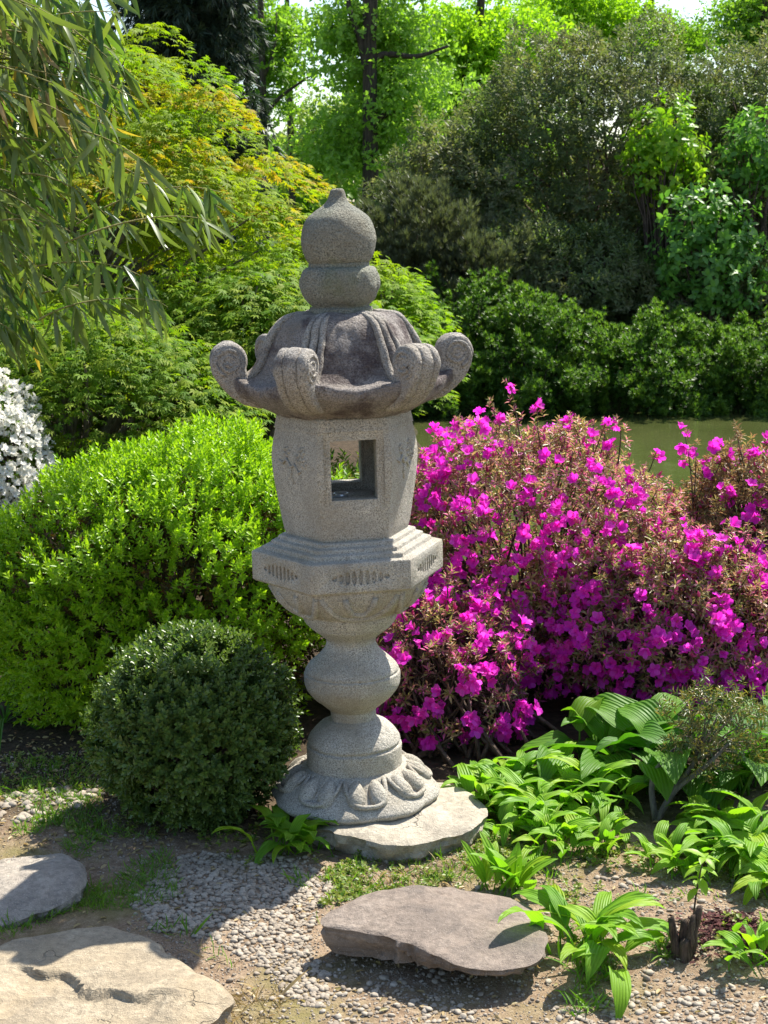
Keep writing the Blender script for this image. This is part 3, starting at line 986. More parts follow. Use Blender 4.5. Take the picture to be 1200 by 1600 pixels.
# ------------------------------------------------------------------ pebbles on the path
ico = bmesh.new()
bmesh.ops.create_icosphere(ico, subdivisions=2, radius=1)
iV = np.array([v.co for v in ico.verts])
iF = np.array([[v.index for v in f.verts] for f in ico.faces])
ico.free()
pebT = []
for k in range(8):
    V = iV * (1 + .22 * fbm(iV * 1.3 + k * 9, 2, k))[:, None] * np.array([1, rng.uniform(.65, .9), rng.uniform(.4, .58)])
    pebT.append(V)
def in_poly(P, poly):
    x, y = P[:, 0], P[:, 1]
    r = np.zeros(len(P), bool)
    n = len(poly)
    for i in range(n):
        x1, y1 = poly[i]
        x2, y2 = poly[(i + 1) % n]
        c = ((y1 > y) != (y2 > y)) & (x < (x2 - x1) * (y - y1) / ((y2 - y1) or 1e-9) + x1)
        r ^= c
    return r
def ground_region(poly, density):
    """points spread over a ground region whose outline was measured in the photograph"""
    W = np.array([tuple(gp(x, y))[:2] for x, y in poly])
    lo, hi = W.min(0), W.max(0)
    n = int(density * np.prod(hi - lo))
    P = lo + rng.random((n, 2)) * (hi - lo)
    edge = .02 * np.stack([fbm(np.c_[P * 9, P[:, :1] * 0 + q], 2, 70 + q) for q in (0, 1)], -1)
    return P[in_poly(P + edge, W)]
peb_pts = []
peb_pts.append((ground_region([(250, 1370), (300, 1335), (420, 1330), (500, 1362), (520, 1400), (490, 1440), (495, 1490), (520, 1540), (520, 1585), (450, 1570), (400, 1520), (350, 1480), (250, 1460), (200, 1420)], 12000), .0062))
peb_pts.append((ground_region([(520, 1560), (600, 1530), (680, 1560), (760, 1590), (760, 1640), (520, 1640), (500, 1600)], 3200), .0062))
peb_pts.append((ground_region([(820, 1640), (870, 1580), (960, 1555), (1060, 1545), (1200, 1540), (1260, 1640)], 5200), .0058))
peb_pts.append((ground_region([(940, 1360), (1150, 1400), (1200, 1520), (1100, 1560), (950, 1560), (900, 1450)], 900), .0068))
peb_pts.append((ground_region([(360, 1500), (900, 1520), (1250, 1560), (1250, 1640), (300, 1640)], 420), .006))
peb_pts.append((ground_region([(-20, 1280), (0, 1250), (110, 1225), (160, 1250), (60, 1290)], 2500), .010))
peb_pts.append((ground_region([(200, 1330), (560, 1330), (1000, 1330), (1000, 1400), (540, 1400), (300, 1420)], 220), .008))
PP = np.concatenate([p for p, s in peb_pts])
PS = np.concatenate([np.full(len(p), s) for p, s in peb_pts]) * np.clip(rng.lognormal(-.08, .36, len(PP)), .35, 1.6)
PZ = terrain(PP[:, 0], PP[:, 1]) + PS * .22
PM = frames_z(np.tile([0, 0, 1.0], (len(PP), 1)) + rng.normal(size=(len(PP), 3)) * .22, rng.uniform(0, 6.28, len(PP)))
order = np.argsort(-PS / (PP[:, 1] + .2))
gravel = structure(link('gravel_path', None) if False else thing('gravel_path', 'patchy pale gravel between the stones', 'gravel'))
for k_ in ('category',):
    del gravel[k_]
pm = [mesh_np('pebble', v, [iF], M['pebble'], True) for v in pebT]
inview = []
for q in order:
    cp = CM.inverted() @ Vector((PP[q, 0], PP[q, 1], PZ[q]))
    u, v_ = 600 + 2400 * cp.x / -cp.z, 800 - 2400 * cp.y / -cp.z
    if 5 < u < 1195 and 1250 < v_ < 1595:
        inview.append(q)
    if len(inview) >= 290:
        break
sel = np.zeros(len(PP), bool)
sel[inview] = True
for q in inview:
    o = bpy.data.objects.new('pebble', pm[q % 8])
    C.objects.link(o)
    o.parent = gravel
    m4 = Matrix(PM[q].tolist()).to_4x4()
    o.matrix_local = Matrix.Translation((PP[q, 0], PP[q, 1], PZ[q])) @ m4 @ Matrix.Scale(PS[q], 4)
mb = MB()
for k in range(8):
    q = (~sel) & (np.arange(len(PP)) % 8 == k)
    V, Fs = scatter(pebT[k], [iF], PM[q], np.c_[PP[q], PZ[q]], PS[q])
    mb.add(V, *Fs)
mb.build('small_pebbles', M['pebble'], gravel, True, 'stuff')

ico = bmesh.new()
bmesh.ops.create_icosphere(ico, subdivisions=1, radius=1)
gV = np.array([v.co for v in ico.verts]) * [1, .8, .55]
gF = np.array([[v.index for v in f.verts] for f in ico.faces])
ico.free()
GP = np.concatenate([ground_region([(200, 1640), (200, 1380), (300, 1330), (500, 1340), (800, 1330), (1220, 1340), (1260, 1640)], 11000),
                     ground_region([(-30, 1320), (-30, 1180), (160, 1180), (300, 1300), (250, 1420), (120, 1400)], 5000)])
GS = .0022 * rng.lognormal(0, .45, len(GP))
V, Fs = scatter(gV, [gF], frames_z(np.tile([0, 0, 1.0], (len(GP), 1)) + rng.normal(size=(len(GP), 3)) * .4, rng.uniform(0, 6.28, len(GP))), np.c_[GP, terrain(GP[:, 0], GP[:, 1]) + GS * .2], GS)
MB().add(V, *Fs).build('grit', M['pebble'], gravel, False, 'stuff')

# ------------------------------------------------------------------ clipped shrubs
lf_box = leaf_fold(.42, .10, .05)
spr_box = [sprig(lf_box, 12, .054, .028, 70, 18, pairs=True) for _ in range(4)]
p = at(262, 900, 4.95)
cx, cy = p.x, p.y
hb = thing('boxwood_shrub', 'broad bright yellow-green clipped shrub behind the dark one', 'shrub', (cx, cy, 0))
mb = MB()
cB, rB = (cx, cy, .40), (.61, .50, .475)
P, N = bush_surface(8200, cB, rB, .11, 4.2, .76, 2, -.75, gap=(8.0, -.32), power=2.4)
slope_ = 1 - .26 * np.clip((cx + .12 - P[:, 0]) / .6, 0, 1.1)
P[:, 2] = np.where(P[:, 2] > .3, .3 + (P[:, 2] - .3) * slope_, P[:, 2])
dens = (fbm(P * 4.5, 2, 8) * .16 + (P[:, 2] - .36)) > -.06
lean = P[:, 0] - cx
keep = dens | (rng.random(len(P)) < np.where(lean < -.1, .75, .14))
put_sprigs(mb, spr_box, P[keep], N[keep], 1.0, .75, .3)
mb.build('foliage', M['boxwood'], hb, False, 'stuff')
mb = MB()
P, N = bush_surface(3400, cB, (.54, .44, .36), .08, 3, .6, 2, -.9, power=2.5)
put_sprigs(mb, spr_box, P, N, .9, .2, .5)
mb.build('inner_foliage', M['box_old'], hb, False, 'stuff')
mb = MB()
P, N = bush_surface(150, cB, (.50, .44, .44), .05, 3, .9, 2, -.3)
stems(mb, (cx, cy, 0), P, .009, .002, .10)
mb.build('stems', M['bark_twig'], hb)

lf_obox = leaf_oval(.55, .08, .06)
spr_ob = [sprig(lf_obox, 12, .040, .019, 75, 25, pairs=True) for _ in range(4)]
p = at(304, 1140, 3.95)
cx, cy = p.x, p.y
db = thing('boxwood_shrub', 'small round dark green boxwood beside the lantern column', 'shrub', (cx, cy, 0))
mb = MB()
cB, rB = (cx, cy, .245), (.245, .235, .240)
P, N = bush_surface(5600, cB, rB, .12, 4, .74, 5, -.97, gap=(12, -.4))
put_sprigs(mb, spr_ob, P, N, 1.0, .45, .35)
mb.build('foliage', M['box_dark'], db, False, 'stuff')
mb = MB()
P, N = bush_surface(700, cB, (.252, .243, .248), .13, 4, .95, 5, -.6)
put_sprigs(mb, [sprig(lf_obox, 6, .02, .014, 60, 20) for _ in range(3)], P, N, 1, .6, .3)
mb.build('new_tips', M['box_tip'], db, False, 'stuff')
mb = MB()
P, N = bush_surface(110, cB, (.24, .22, .23), .05, 3, .9, 2, -.5)
stems(mb, (cx, cy, 0), P, .007, .0015, .05)
mb.build('stems', M['bark_twig'], db)

# ------------------------------------------------------------------ azaleas
lf_az = leaf_fold(.30, .10, .12)
whorl = [sprig(lf_az, 9, .022, .030, 85, 30) for _ in range(5)]
def petal_flower(seed, n=5, L=.0225, wd=.018, open_=58):
    r = np.random.default_rng(seed)
    V, F = [], []
    for k in range(n):
        ph = k * 2 * PI / n + r.uniform(-.08, .08)
        op = R_(open_ + r.uniform(-10, 10))
        for i, t in enumerate((0, .35, .7, 1.0)):
            hw = wd * .5 * (.22, .75, 1.0, .45)[i]
            cur = op * (.45 + .75 * t)
            for u in (-1, 0, 1):
                rad = L * t * math.sin(cur)
                z = L * (t * math.cos(cur) + .35 * t) + r.uniform(-1, 1) * .004 * t + (.003 * t if u else 0)
                x, y = rad, u * hw
                V.append((x * math.cos(ph) - y * math.sin(ph), x * math.sin(ph) + y * math.cos(ph), z))
        b = k * 12
        for i in range(3):
            for u in range(2):
                q = b + i * 3 + u
                F.append((q, q + 1, q + 4, q + 3))
    return np.array(V), np.array(F)
FLW = [petal_flower(k, open_=48 + 6 * (k % 4)) for k in range(6)]
def bud_shape():
    V, Fs = lathe([(.0005, 0), (.003, .004), (.004, .011), (.0022, .018), (.0003, .022)], 6, cap=False)
    return V, Fs[0]
BUD = bud_shape()
def azalea(name, label, px, py_, Yd, r, zc, leafm, n_leaf, n_flower, n_part, fl_bias, seed, tall=(), base_px=None, grp='magenta azalea bushes'):
    p = at(px, py_, Yd)
    c = (p.x, p.y, zc)
    t = thing(name, label, 'azalea', (p.x, p.y, 0), grp)
    mb = MB()
    P, N = bush_surface(n_leaf, c, r, .13, 3.4, .72, seed, -.6, gap=(9, -.45))
    P[:, 2] = np.maximum(P[:, 2], .03)
    put_sprigs(mb, whorl, P, N, 1.0, .5, .4)
    extra = []
    for (tx, ty, ty0) in tall:
        e = np.array(at(tx, ty, Yd - .05))
        b0 = np.array([e[0] + rng.normal() * .04, e[1], max(.1, e[2] - ty0)])
        line = bez(b0, (b0 + e) / 2 + [rng.normal() * .02, 0, 0], e, 8)
        extra.append((line, e))
        put_sprigs(mb, whorl, line[3:] + rng.normal(size=(5, 3)) * .01, np.tile([0, 0, 1.0], (5, 1)), .85, .4, .7)
    SH, SN = bush_surface(75, c, r, .13, 3.4, .97, seed, .05)
    for i in range(len(SH)):
        e = SH[i] + (SN[i] * .5 + np.array([rng.normal() * .25, rng.normal() * .25, 1.0])) * rng.uniform(.02, .065)
        line = bez(SH[i] - SN[i] * .05, (SH[i] + e) / 2, e, 8)
        extra.append((line, None if rng.random() < .7 else e))
        put_sprigs(mb, whorl, line[4:] + rng.normal(size=(4, 3)) * .006, np.tile([0, 0, 1.0], (4, 1)), .8, .4, .6)
    mb.build('foliage', leafm, t, False, 'stuff')
    mb = MB()
    PS_, _ = bush_surface(170, c, np.array(r) * .97, .13, 3.4, .9, seed, -.2)
    stems(mb, (c[0], c[1], 0), PS_, .008, .0015, .12)
    # twigs near the surface
    q = rng.integers(0, len(P), 420)
    for i in q:
        b = np.array(c) + (P[i] - np.array(c)) * .72
        V, Fs = tube(bez(b, (b + P[i]) / 2 + rng.normal(size=3) * .02, P[i], 5), np.linspace(.0028, .0012, 5), 3, False)
        mb.add(V, *Fs)
    for line, e in extra:
        V, Fs = tube(line, np.linspace(.003, .0015, 8), 4)
        mb.add(V, *Fs)
    mb.build('stems', M['bark_twig'], t)
    # flowers in trusses of two to five
    nt_ = n_flower * 3
    FP, FN = bush_surface(nt_, c, np.array(r) * 1.0, .13, 3.4, .95, seed, -.6)
    sc_ = fbm(FP * 12, 2, seed + 20) * .32 + fl_bias(FP, c) + rng.normal(size=len(FP)) * .36 - .30 * FN[:, 1]
    oz = np.argsort(-sc_)[:n_flower // 3]
    FP, FN = FP[oz], FN[oz]
    reps = rng.integers(1, 6, len(FP))
    FP, FN = np.repeat(FP, reps, 0), np.repeat(FN, reps, 0)
    FP = FP + rng.normal(size=FP.shape) * .016 + FN * .010
    FP[:, 2] = np.maximum(FP[:, 2], .05)
    FD = FN + rng.normal(size=FN.shape) * .55 + np.array([0, -.25, .25])
    for line, e in extra:
        if e is None:
            continue
        FP = np.concatenate([FP, e[None] + rng.normal(size=(2, 3)) * .012])
        FD = np.concatenate([FD, rng.normal(size=(2, 3)) + [0, -.4, .6]])
    FM = frames_z(FD, rng.uniform(0, 6.28, len(FP)))
    FS = rng.uniform(.6, 1.2, len(FP))
    # those that face the viewer and stand nearest become single parts
    see = -(FN[:, 1] if len(FN) == len(FP) else np.r_[FN[:, 1], np.full(len(FP) - len(FN), -1.)]) - (FP[:, 1] - c[1]) * .5
    oz = np.argsort(-see)
    part = np.zeros(len(FP), bool)
    part[oz[:n_part]] = True
    for i in np.where(part)[0]:
        o = bpy.data.objects.new('flower', FME[i % 6])
        C.objects.link(o)
        o.parent = t
        o.matrix_local = Matrix.Translation(Vector(FP[i]) - t.location) @ Matrix(FM[i].tolist()).to_4x4() @ Matrix.Scale(FS[i], 4)
    mb = MB()
    for k in range(6):
        q = (~part) & (np.arange(len(FP)) % 6 == k)
        if q.any():
            V, Fs = scatter(FLW[k][0], [FLW[k][1]], FM[q], FP[q], FS[q])
            mb.add(V, *Fs)
    mb.build('blossoms', M['flower'], t, False, 'stuff')
    nb = n_flower
    q = rng.integers(0, len(P), nb)
    mb = MB()
    V, Fs = scatter(BUD[0], [BUD[1]], frames_z(N[q] + rng.normal(size=(nb, 3)) * .4 + [0, 0, .4], rng.uniform(0, 6, nb)), P[q] + N[q] * .015, rng.uniform(.8, 1.4, nb))
    mb.add(V, *Fs)
    mb.build('buds', M['bud'], t, False, 'stuff')
    return t
FME = [mesh_np('flower', v, [f], M['flower'], False) for v, f in FLW]
azalea('azalea_bush', 'wide azalea covered in magenta flowers beside the lantern platform', 815, 880, 5.15, (.64, .52, .49), .36, M['azalea_leaf'], 5400, 1050, 170,
       lambda P, c: -.4 * (P[:, 0] - c[0]) + .1 * (P[:, 2] < .35), 3,
       tall=((797, 600, .22), (748, 660, .14), (840, 640, .15), (890, 655, .15), (945, 662, .12), (970, 660, .14)))
azalea('azalea_bush', 'tall bronze-leaved azalea with few flowers before the pond', 1175, 900, 5.2, (.28, .36, .44), .33, M['azalea_bronze'], 2600, 300, 50,
       lambda P, c: -.9 * (P[:, 2] - .35), 6, tall=((1070, 680, .3), (1088, 700, .25), (1130, 716, .2), (1170, 735, .2), (1105, 735, .25)))
azalea('azalea_bush', 'low open azalea with magenta sprays reaching the lantern foot', 700, 1080, 4.55, (.24, .22, .25), .16, M['azalea_leaf'], 420, 190, 40,
       lambda P, c: -.5 * (P[:, 2] - .2), 9)
p = at(1010, 1040, 4.75)
azalea('azalea_bush', 'azalea with drooping magenta trusses above the large hosta leaves', 1030, 960, 4.78, (.40, .28, .30), .28, M['azalea_leaf'], 2100, 430, 35,
       lambda P, c: -.8 * (P[:, 2] - .3), 13)
# white azalea far left
p = at(-48, 720, 6.3)
t = thing('white_azalea', 'white-flowered azalea half seen beside the maple', 'azalea', (p.x, p.y, 0))
cW, rW = (p.x, p.y, .44), (.34, .34, .56)
mb = MB()
P, N = bush_surface(1500, cW, np.array(rW) * .95, .1, 3, .7, 4, -.8)
put_sprigs(mb, whorl, P, N, 1.0, .4, .4)
mb.build('foliage', M['azalea_green'], t, False, 'stuff')
mb = MB()
P, N = bush_surface(1500, cW, rW, .1, 3, .93, 4, -.45, gap=(8, -.5))
P, N = np.repeat(P, 3, 0), np.repeat(N, 3, 0)
put_sprigs(mb, FLW, P + rng.normal(size=P.shape) * .022, N, .78, .2, .7)
mb.build('blossoms', M['flower_white'], t, False, 'stuff')
mb = MB()
stems(mb, (p.x, p.y, 0), P[:60], .008, .002, .05)
mb.build('stems', M['bark_twig'], t)

# ------------------------------------------------------------------ hostas and other broad plants
def hosta_leaf(L, wd, lp, rise, curl, wave, seed, ribs=5):
    """leaf with its stalk, growing from the origin towards +Y"""
    r = np.random.default_rng(seed)
    nb, nu = 10, 11
    pts, ang = [], R_(rise)
    pos = np.array([0., 0.])
    path = [pos.copy()]
    for i in range(4):
        pos = pos + np.array([math.cos(ang), math.sin(ang)]) * lp / 4
        path.append(pos.copy())
    stalk = path[:]
    bl = [pos.copy()]
    for i in range(nb):
        ang -= R_(curl) / nb
        pos = pos + np.array([math.cos(ang), math.sin(ang)]) * L / nb
        bl.append(pos.copy())
    V, F = [], []
    Vs, Fs = tube([(0, q[0], q[1]) for q in stalk], np.linspace(.0035, .0025, 5) * (L / .15), 5, False)
    ph = r.uniform(0, 6)
    for i in range(nb + 1):
        t = i / nb
        hw = wd * .5 * max(.02, math.sin(PI * min(1, .06 + .94 * t ** .72)) ** .8 if i < nb else .02)
        for j in range(nu):
            u = j / (nu - 1) * 2 - 1
            z = hw * (.30 * u * u + .0) + .0019 * (j % 2) * (1 if 0 < i < nb else 0) * (L / .12)
            z += wave * hw * math.sin(t * 9 + ph + (1 if u > 0 else 2.2)) * u * u
            V.append((u * hw * .95, bl[i][0], bl[i][1] + z))
    n0 = len(Vs)
    return np.concatenate([Vs, V]), [np.concatenate([Fs[0], grid_faces(nb + 1, nu) + n0])]
def leaf_set(L, wd, lp, n, rises, curl, wave, seed, mat):
    o = []
    for k in range(n):
        r = np.random.default_rng(seed + k)
        V, Fs = hosta_leaf(L * r.uniform(.8, 1.15), wd * r.uniform(.85, 1.1), lp * r.uniform(.7, 1.2), r.uniform(*rises), r.uniform(*curl), wave, seed + k)
        o.append(mesh_np('leaf', V, Fs, mat, True))
    return o
SETS = dict(
    lance=leaf_set(.135, .046, .06, 8, (48, 82), (60, 125), .22, 100, M['hosta']),
    small=leaf_set(.095, .038, .045, 8, (45, 80), (50, 110), .2, 120, M['hosta']),
    ovate=leaf_set(.17, .105, .11, 8, (50, 80), (55, 110), .16, 140, M['hosta_deep']),
    young=leaf_set(.085, .028, .02, 6, (55, 85), (20, 70), .1, 160, M['hosta']),
)
def clump(name, label, cat, px, py, kind, n, scale=1.0, group=None, face=None, spread=.038):
    n, scale = int(n * 1.75), scale * 1.02
    b = gpt(px, py)
    t = thing(name, label, cat, b, group)
    for k in range(n):
        a = k * 2.399 + random.uniform(-.35, .35)
        if face is not None:
            a = face[0] + random.uniform(-face[1], face[1])
        inner = k / n
        o = bpy.data.objects.new('leaf', SETS[kind][random.randrange(len(SETS[kind]))])
        C.objects.link(o)
        o.parent = t
        s = scale * random.uniform(.75, 1.12)
        tl = random.uniform(-.12, .35) * (1 - inner)
        o.matrix_local = Matrix.Translation((random.gauss(0, spread), random.gauss(0, spread), -.004)) @ Matrix.Rotation(a, 4, 'Z') @ Matrix.Rotation(-tl, 4, 'X') @ Matrix.Rotation(random.uniform(-.3, .3), 4, 'Y') @ Matrix.Scale(s, 4)
    return t
G = 'hostas along the bed'
clump('hosta', 'lime hosta between the slab corner and the dense clump', 'hosta', 800, 1240, 'lance', 13, .95, G)
clump('hosta', 'lime hosta rising in the middle of the bed under the azalea', 'hosta', 885, 1240, 'lance', 14, 1.05, G)
clump('hosta', 'small lime hosta touching the right side of the slab', 'hosta', 800, 1305, 'small', 11, 1.0, G)
clump('hosta', 'green hosta in front of the twisted shrub', 'hosta', 1120, 1310, 'lance', 13, 1.0, G)
clump('hosta', 'green hosta against the right edge above the mulch', 'hosta', 1195, 1345, 'lance', 13, 1.0, G)
clump('hosta', 'arching bright hosta hugging the right end of the flat rock', 'hosta', 912, 1494, 'lance', 15, 1.05, G)
clump('hosta', 'upright pale hosta tuft just behind the flat rock', 'hosta', 795, 1392, 'young', 11, 1.3, G)
clump('hosta', 'lime hosta clump right against the slab corner', 'hosta', 765, 1258, 'small', 18, 1.15, G)
clump('hosta', 'dense lime hosta clump below the drooping azalea', 'hosta', 845, 1280, 'lance', 22, 1.0, G)
clump('hosta', 'low lime hosta clump at the front edge of the bed', 'hosta', 868, 1330, 'small', 20, 1.0, G)
clump('hosta', 'small lime hosta next to the bare mossy soil', 'hosta', 935, 1325, 'small', 14, .95, G)
clump('hosta', 'lime hosta clump beside the twisted shrub stem', 'hosta', 935, 1262, 'lance', 18, 1.05, G)
clump('hosta', 'broad-leaved hosta in shade below the magenta trusses', 'hosta', 930, 1210, 'ovate', 13, 1.05, G)
clump('hosta', 'deep green broad hosta behind the twisted shrub stem', 'hosta', 1040, 1225, 'ovate', 14, 1.15, G)
clump('hosta', 'largest broad-leaved hosta at the right edge of the bed', 'hosta', 1150, 1235, 'ovate', 15, 1.08, G)
clump('hosta', 'broad hosta behind the others under the bronze azalea', 'hosta', 1215, 1180, 'ovate', 12, 1.05, G)
clump('hosta', 'green hosta clump right of the seedling', 'hosta', 1165, 1362, 'lance', 18, 1.0, G)
clump('hosta', 'small hosta between the bare soil and the seedling', 'hosta', 1062, 1362, 'small', 12, 1.0, G)
clump('hosta', 'hosta cut by the right picture edge above the gravel', 'hosta', 1215, 1400, 'lance', 14, 1.0, G)
clump('hosta', 'low leafy plant at the right edge beyond the mulch', 'hosta', 1190, 1500, 'small', 12, .9, G)
clump('hosta', 'green hosta growing before the lantern foot', 'hosta', 462, 1322, 'small', 20, 1.1, G)
clump('hosta', 'tiny yellow-green hosta touching the slab edge', 'hosta', 532, 1322, 'small', 9, .75, G)
# strappy plant at the far left
b = gpt(8, 1130)
t = thing('strap_leaf_plant', 'dark strappy-leaved plant at the left edge under the shrub', 'plant', b)
sm = [mesh_np('blade', *(lambda q: (q[0] * .3, [q[1]]))(leaf_strap(.05, 8, dr, .04)), M['hosta_deep'], True) for dr in (.5, .8, 1.0)]
for k in range(16):
    o = bpy.data.objects.new('blade', sm[k % 3])
    C.objects.link(o)
    o.parent = t
    o.matrix_local = Matrix.Rotation(k * 2.4, 4, 'Z') @ Matrix.Rotation(random.uniform(.3, 1.0), 4, 'X') @ Matrix.Scale(random.uniform(.6, 1), 4)

# small twisted pieris with bare stems
b = gpt(1025, 1285)
t = thing('pieris_shrub', 'small twisted shrub with bare grey stems and fine bronze-tipped leaves', 'shrub', b)
mb = MB()
crown = np.array(at(1120, 1140, b.y + .05))
paths = [[(0, 0, 0), at(1050, 1240, b.y), at(1085, 1190, b.y + .02), at(1110, 1140, b.y + .05)],
         [(0, 0, 0), at(1018, 1230, b.y + .02), at(1030, 1195, b.y + .04), at(1060, 1165, b.y + .06)],
         [(0, 0, 0), at(1055, 1235, b.y), at(1105, 1195, b.y - .02), at(1150, 1150, b.y)]]
for q in paths:
    q[0] = b
    V, Fs = tube(catmull([tuple(v) for v in q], 5), np.linspace(.010, .004, 16), 7)
    mb.add(V, *Fs)
for k in range(40):
    e = crown + rand_dirs(1)[0] * np.array([.11, .09, .10])
    V, Fs = tube(bez(at(1085, 1190, b.y + .02), (crown + e) / 2, e, 5), np.linspace(.0035, .001, 5), 4)
    mb.add(V, *Fs)
mb.build('stems', M['bark_grey'], t)
mb = MB()
spr_p = [sprig(leaf_fold(.26, .08, .1), 10, .022, .024, 85, 30) for _ in range(3)]
P, N = bush_surface(300, crown, (.14, .10, .125), .35, 3, .45, 7, -.9)
put_sprigs(mb, spr_p, P, N, 1, .5, .4)
mb.build('foliage', M['pieris'], t, False, 'stuff')

# cut stump, seedling and mulch
b = gpt(1068, 1492)
t = thing('tree_stump', 'small dark splintered stump standing in reddish mulch', 'stump', b)
for dx, dy, hgt, r0, lean in ((-.022, 0, .095, .011, -.004), (0, .008, .085, .013, .004), (.018, .004, .115, .011, .016), (.008, -.008, .10, .009, .01), (.0, -.012, .05, .012, 0)):
    n = 7
    q = np.array([(dx * .6 + (dx * .4 + lean) * s, dy, -.01 + hgt * s) for s in np.linspace(0, 1, n)])
    V, Fs = tube(q, r0 * np.linspace(1.25, .7, n), 9)
    V = rough(V, .003, 60)
    V[-1] += [.004, 0, .006]
    sub(t, 'stub', V, Fs, M['stump'], False)
b2 = gpt(1083, 1452)
t = thing('seedling', 'thin-stemmed seedling with lime leaves rising over the stump', 'seedling', b2)
top = np.array(at(1100, 1340, b2.y))
ln = bez(b2, (np.array(b2) + top) / 2 + [-.01, 0, 0], top, 8)
V, Fs = tube(ln, np.linspace(.0028, .0014, 8), 5)
MB().add(V, *Fs).build('stem', M['bark_twig'], t)
lm = mesh_np('leaf', *(lambda q: (q[0] * .05, [q[1]]))(leaf_strap(.42, 5, .3, .08)), M['lime'], True)
for k in range(14):
    o = bpy.data.objects.new('leaf', lm)
    C.objects.link(o)
    o.parent = t
    q = ln[min(7, 4 + k // 3)]
    o.matrix_local = Matrix.Translation(Vector(q) - t.location) @ Matrix.Rotation(k * 2.4, 4, 'Z') @ Matrix.Rotation(random.uniform(-.2, .7), 4, 'X') @ Matrix.Scale(random.uniform(.6, 1.1), 4)
mp = np.stack([rng.normal(MOUND.x, .07, 1500), rng.normal(MOUND.y, .055, 1500)], -1)
chip = np.array([[-.5, 0, 0], [.5, 0, .1], [.4, .35, .05], [-.45, .3, .12]])
V, Fs = scatter(chip, [np.array([[0, 1, 2, 3]])], frames(rng.normal(size=(1500, 3)) + [0, 0, .1]), np.c_[mp, terrain(mp[:, 0], mp[:, 1]) + .004], rng.uniform(.006, .017, 1500))
o = MB().add(V, *Fs).build('bark_mulch', M['mulch'], None, False, 'stuff')
o['label'] = 'reddish bark mulch heaped beside the small stump'

# ------------------------------------------------------------------ grass and weeds
blade = leaf_strap(.075, 4, .45, .03)
def grass(name, regions, mat, label):
    mb = MB()
    for poly, dens, ln, tilt in regions:
        P = ground_region(poly, dens)
        if not len(P):
            continue
        f = fbm(np.c_[P * 7, P[:, :1] * 0], 3, 31)
        P = P[f + rng.normal(size=len(P)) * .25 > -.25]
        d = rng.normal(size=(len(P), 3)) * tilt
        d[:, 2] = 1
        V, Fs = scatter(blade[0], [blade[1]], frames_y(d), np.c_[P, terrain(P[:, 0], P[:, 1]) - .002], ln * rng.lognormal(0, .3, len(P)))
        mb.add(V, *Fs)
    o = mb.build(name, mat, None, False, 'stuff')
    o['label'] = label
def frames_y(d):
    return frames(d, up=rand_dirs(len(d)))
grass('grass', [
    ([(-20, 1465), (0, 1430), (70, 1418), (105, 1428), (60, 1450), (0, 1475)], 26000, .026, .6),
    ([(0, 1325), (20, 1290), (90, 1275), (100, 1295), (60, 1312)], 20000, .03, .6),
    ([(100, 1320), (140, 1300), (250, 1310), (290, 1360), (290, 1405), (200, 1430), (110, 1415), (140, 1370)], 24000, .022, .8),
    ([(0, 1190), (140, 1190), (160, 1290), (280, 1320), (120, 1310), (0, 1250)], 17000, .024, .8),
    ([(260, 1460), (290, 1450), (310, 1468), (280, 1478)], 14000, .04, .5),
    ([(320, 1495), (345, 1500), (390, 1530), (375, 1545)], 10000, .04, .5),
    ([(450, 1380), (480, 1365), (485, 1390), (460, 1395)], 12000, .035, .6),
    ([(500, 1420), (500, 1370), (560, 1335), (700, 1330), (780, 1320), (830, 1350), (810, 1388), (700, 1382), (600, 1388)], 13000, .022, .8),
    ([(870, 1590), (900, 1530), (940, 1545), (945, 1580), (900, 1592)], 14000, .045, .6),
    ([(880, 1520), (930, 1490), (960, 1530), (900, 1545)], 9000, .04, .6),
    ([(995, 1410), (1015, 1402), (1022, 1418), (1003, 1424)], 12000, .035, .6),
    ([(1010, 1490), (1040, 1470), (1060, 1500), (1030, 1515)], 9000, .04, .6),
    ([(830, 1340), (920, 1330), (910, 1360), (850, 1370)], 6000, .04, .6),
    ([(1140, 1480), (1200, 1440), (1210, 1510), (1160, 1520)], 5000, .04, .6),
    ([(200, 1640), (240, 1590), (330, 1580), (340, 1620)], 9000, .035, .6),
    ([(-20, 1432), (60, 1418), (125, 1400), (140, 1370), (170, 1425), (110, 1432), (40, 1448)], 12000, .024, .8),
    ([(200, 1440), (260, 1470), (350, 1525), (380, 1550), (360, 1572), (400, 1560), (300, 1478), (220, 1430)], 7000, .024, .8),
    ([(500, 1450), (560, 1385), (700, 1376), (830, 1390), (700, 1368), (540, 1390)], 9000, .022, .8),
    ([(440, 1310), (540, 1312), (690, 1318), (780, 1290), (790, 1310), (690, 1335), (540, 1335)], 9000, .024, .8),
    ([(1000, 1380), (1060, 1400), (1160, 1400), (1120, 1460), (1000, 1440)], 2000, .03, .7),
], M['grass'], 'fresh green grass tufts between stones and gravel')
grass('dry_grass', [
    ([(280, 1600), (340, 1578), (380, 1535), (430, 1545), (440, 1590), (420, 1640), (260, 1640)], 7000, .032, 1.6),
    ([(250, 1462), (330, 1480), (400, 1540), (380, 1560), (300, 1500)], 5000, .028, 1.4),
    ([(500, 1400), (620, 1345), (820, 1340), (820, 1380), (600, 1392)], 1800, .035, 1.2),
    ([(940, 1440), (1020, 1440), (1020, 1530), (950, 1540)], 900, .035, 1.4),
], M['dry_grass'], 'dry straw-coloured grass around the tan stepping stone')
mb = MB()
wl = [sprig(leaf_oval(.7, .08, .1), 8, .014, .012, 95, 40) for _ in range(3)]
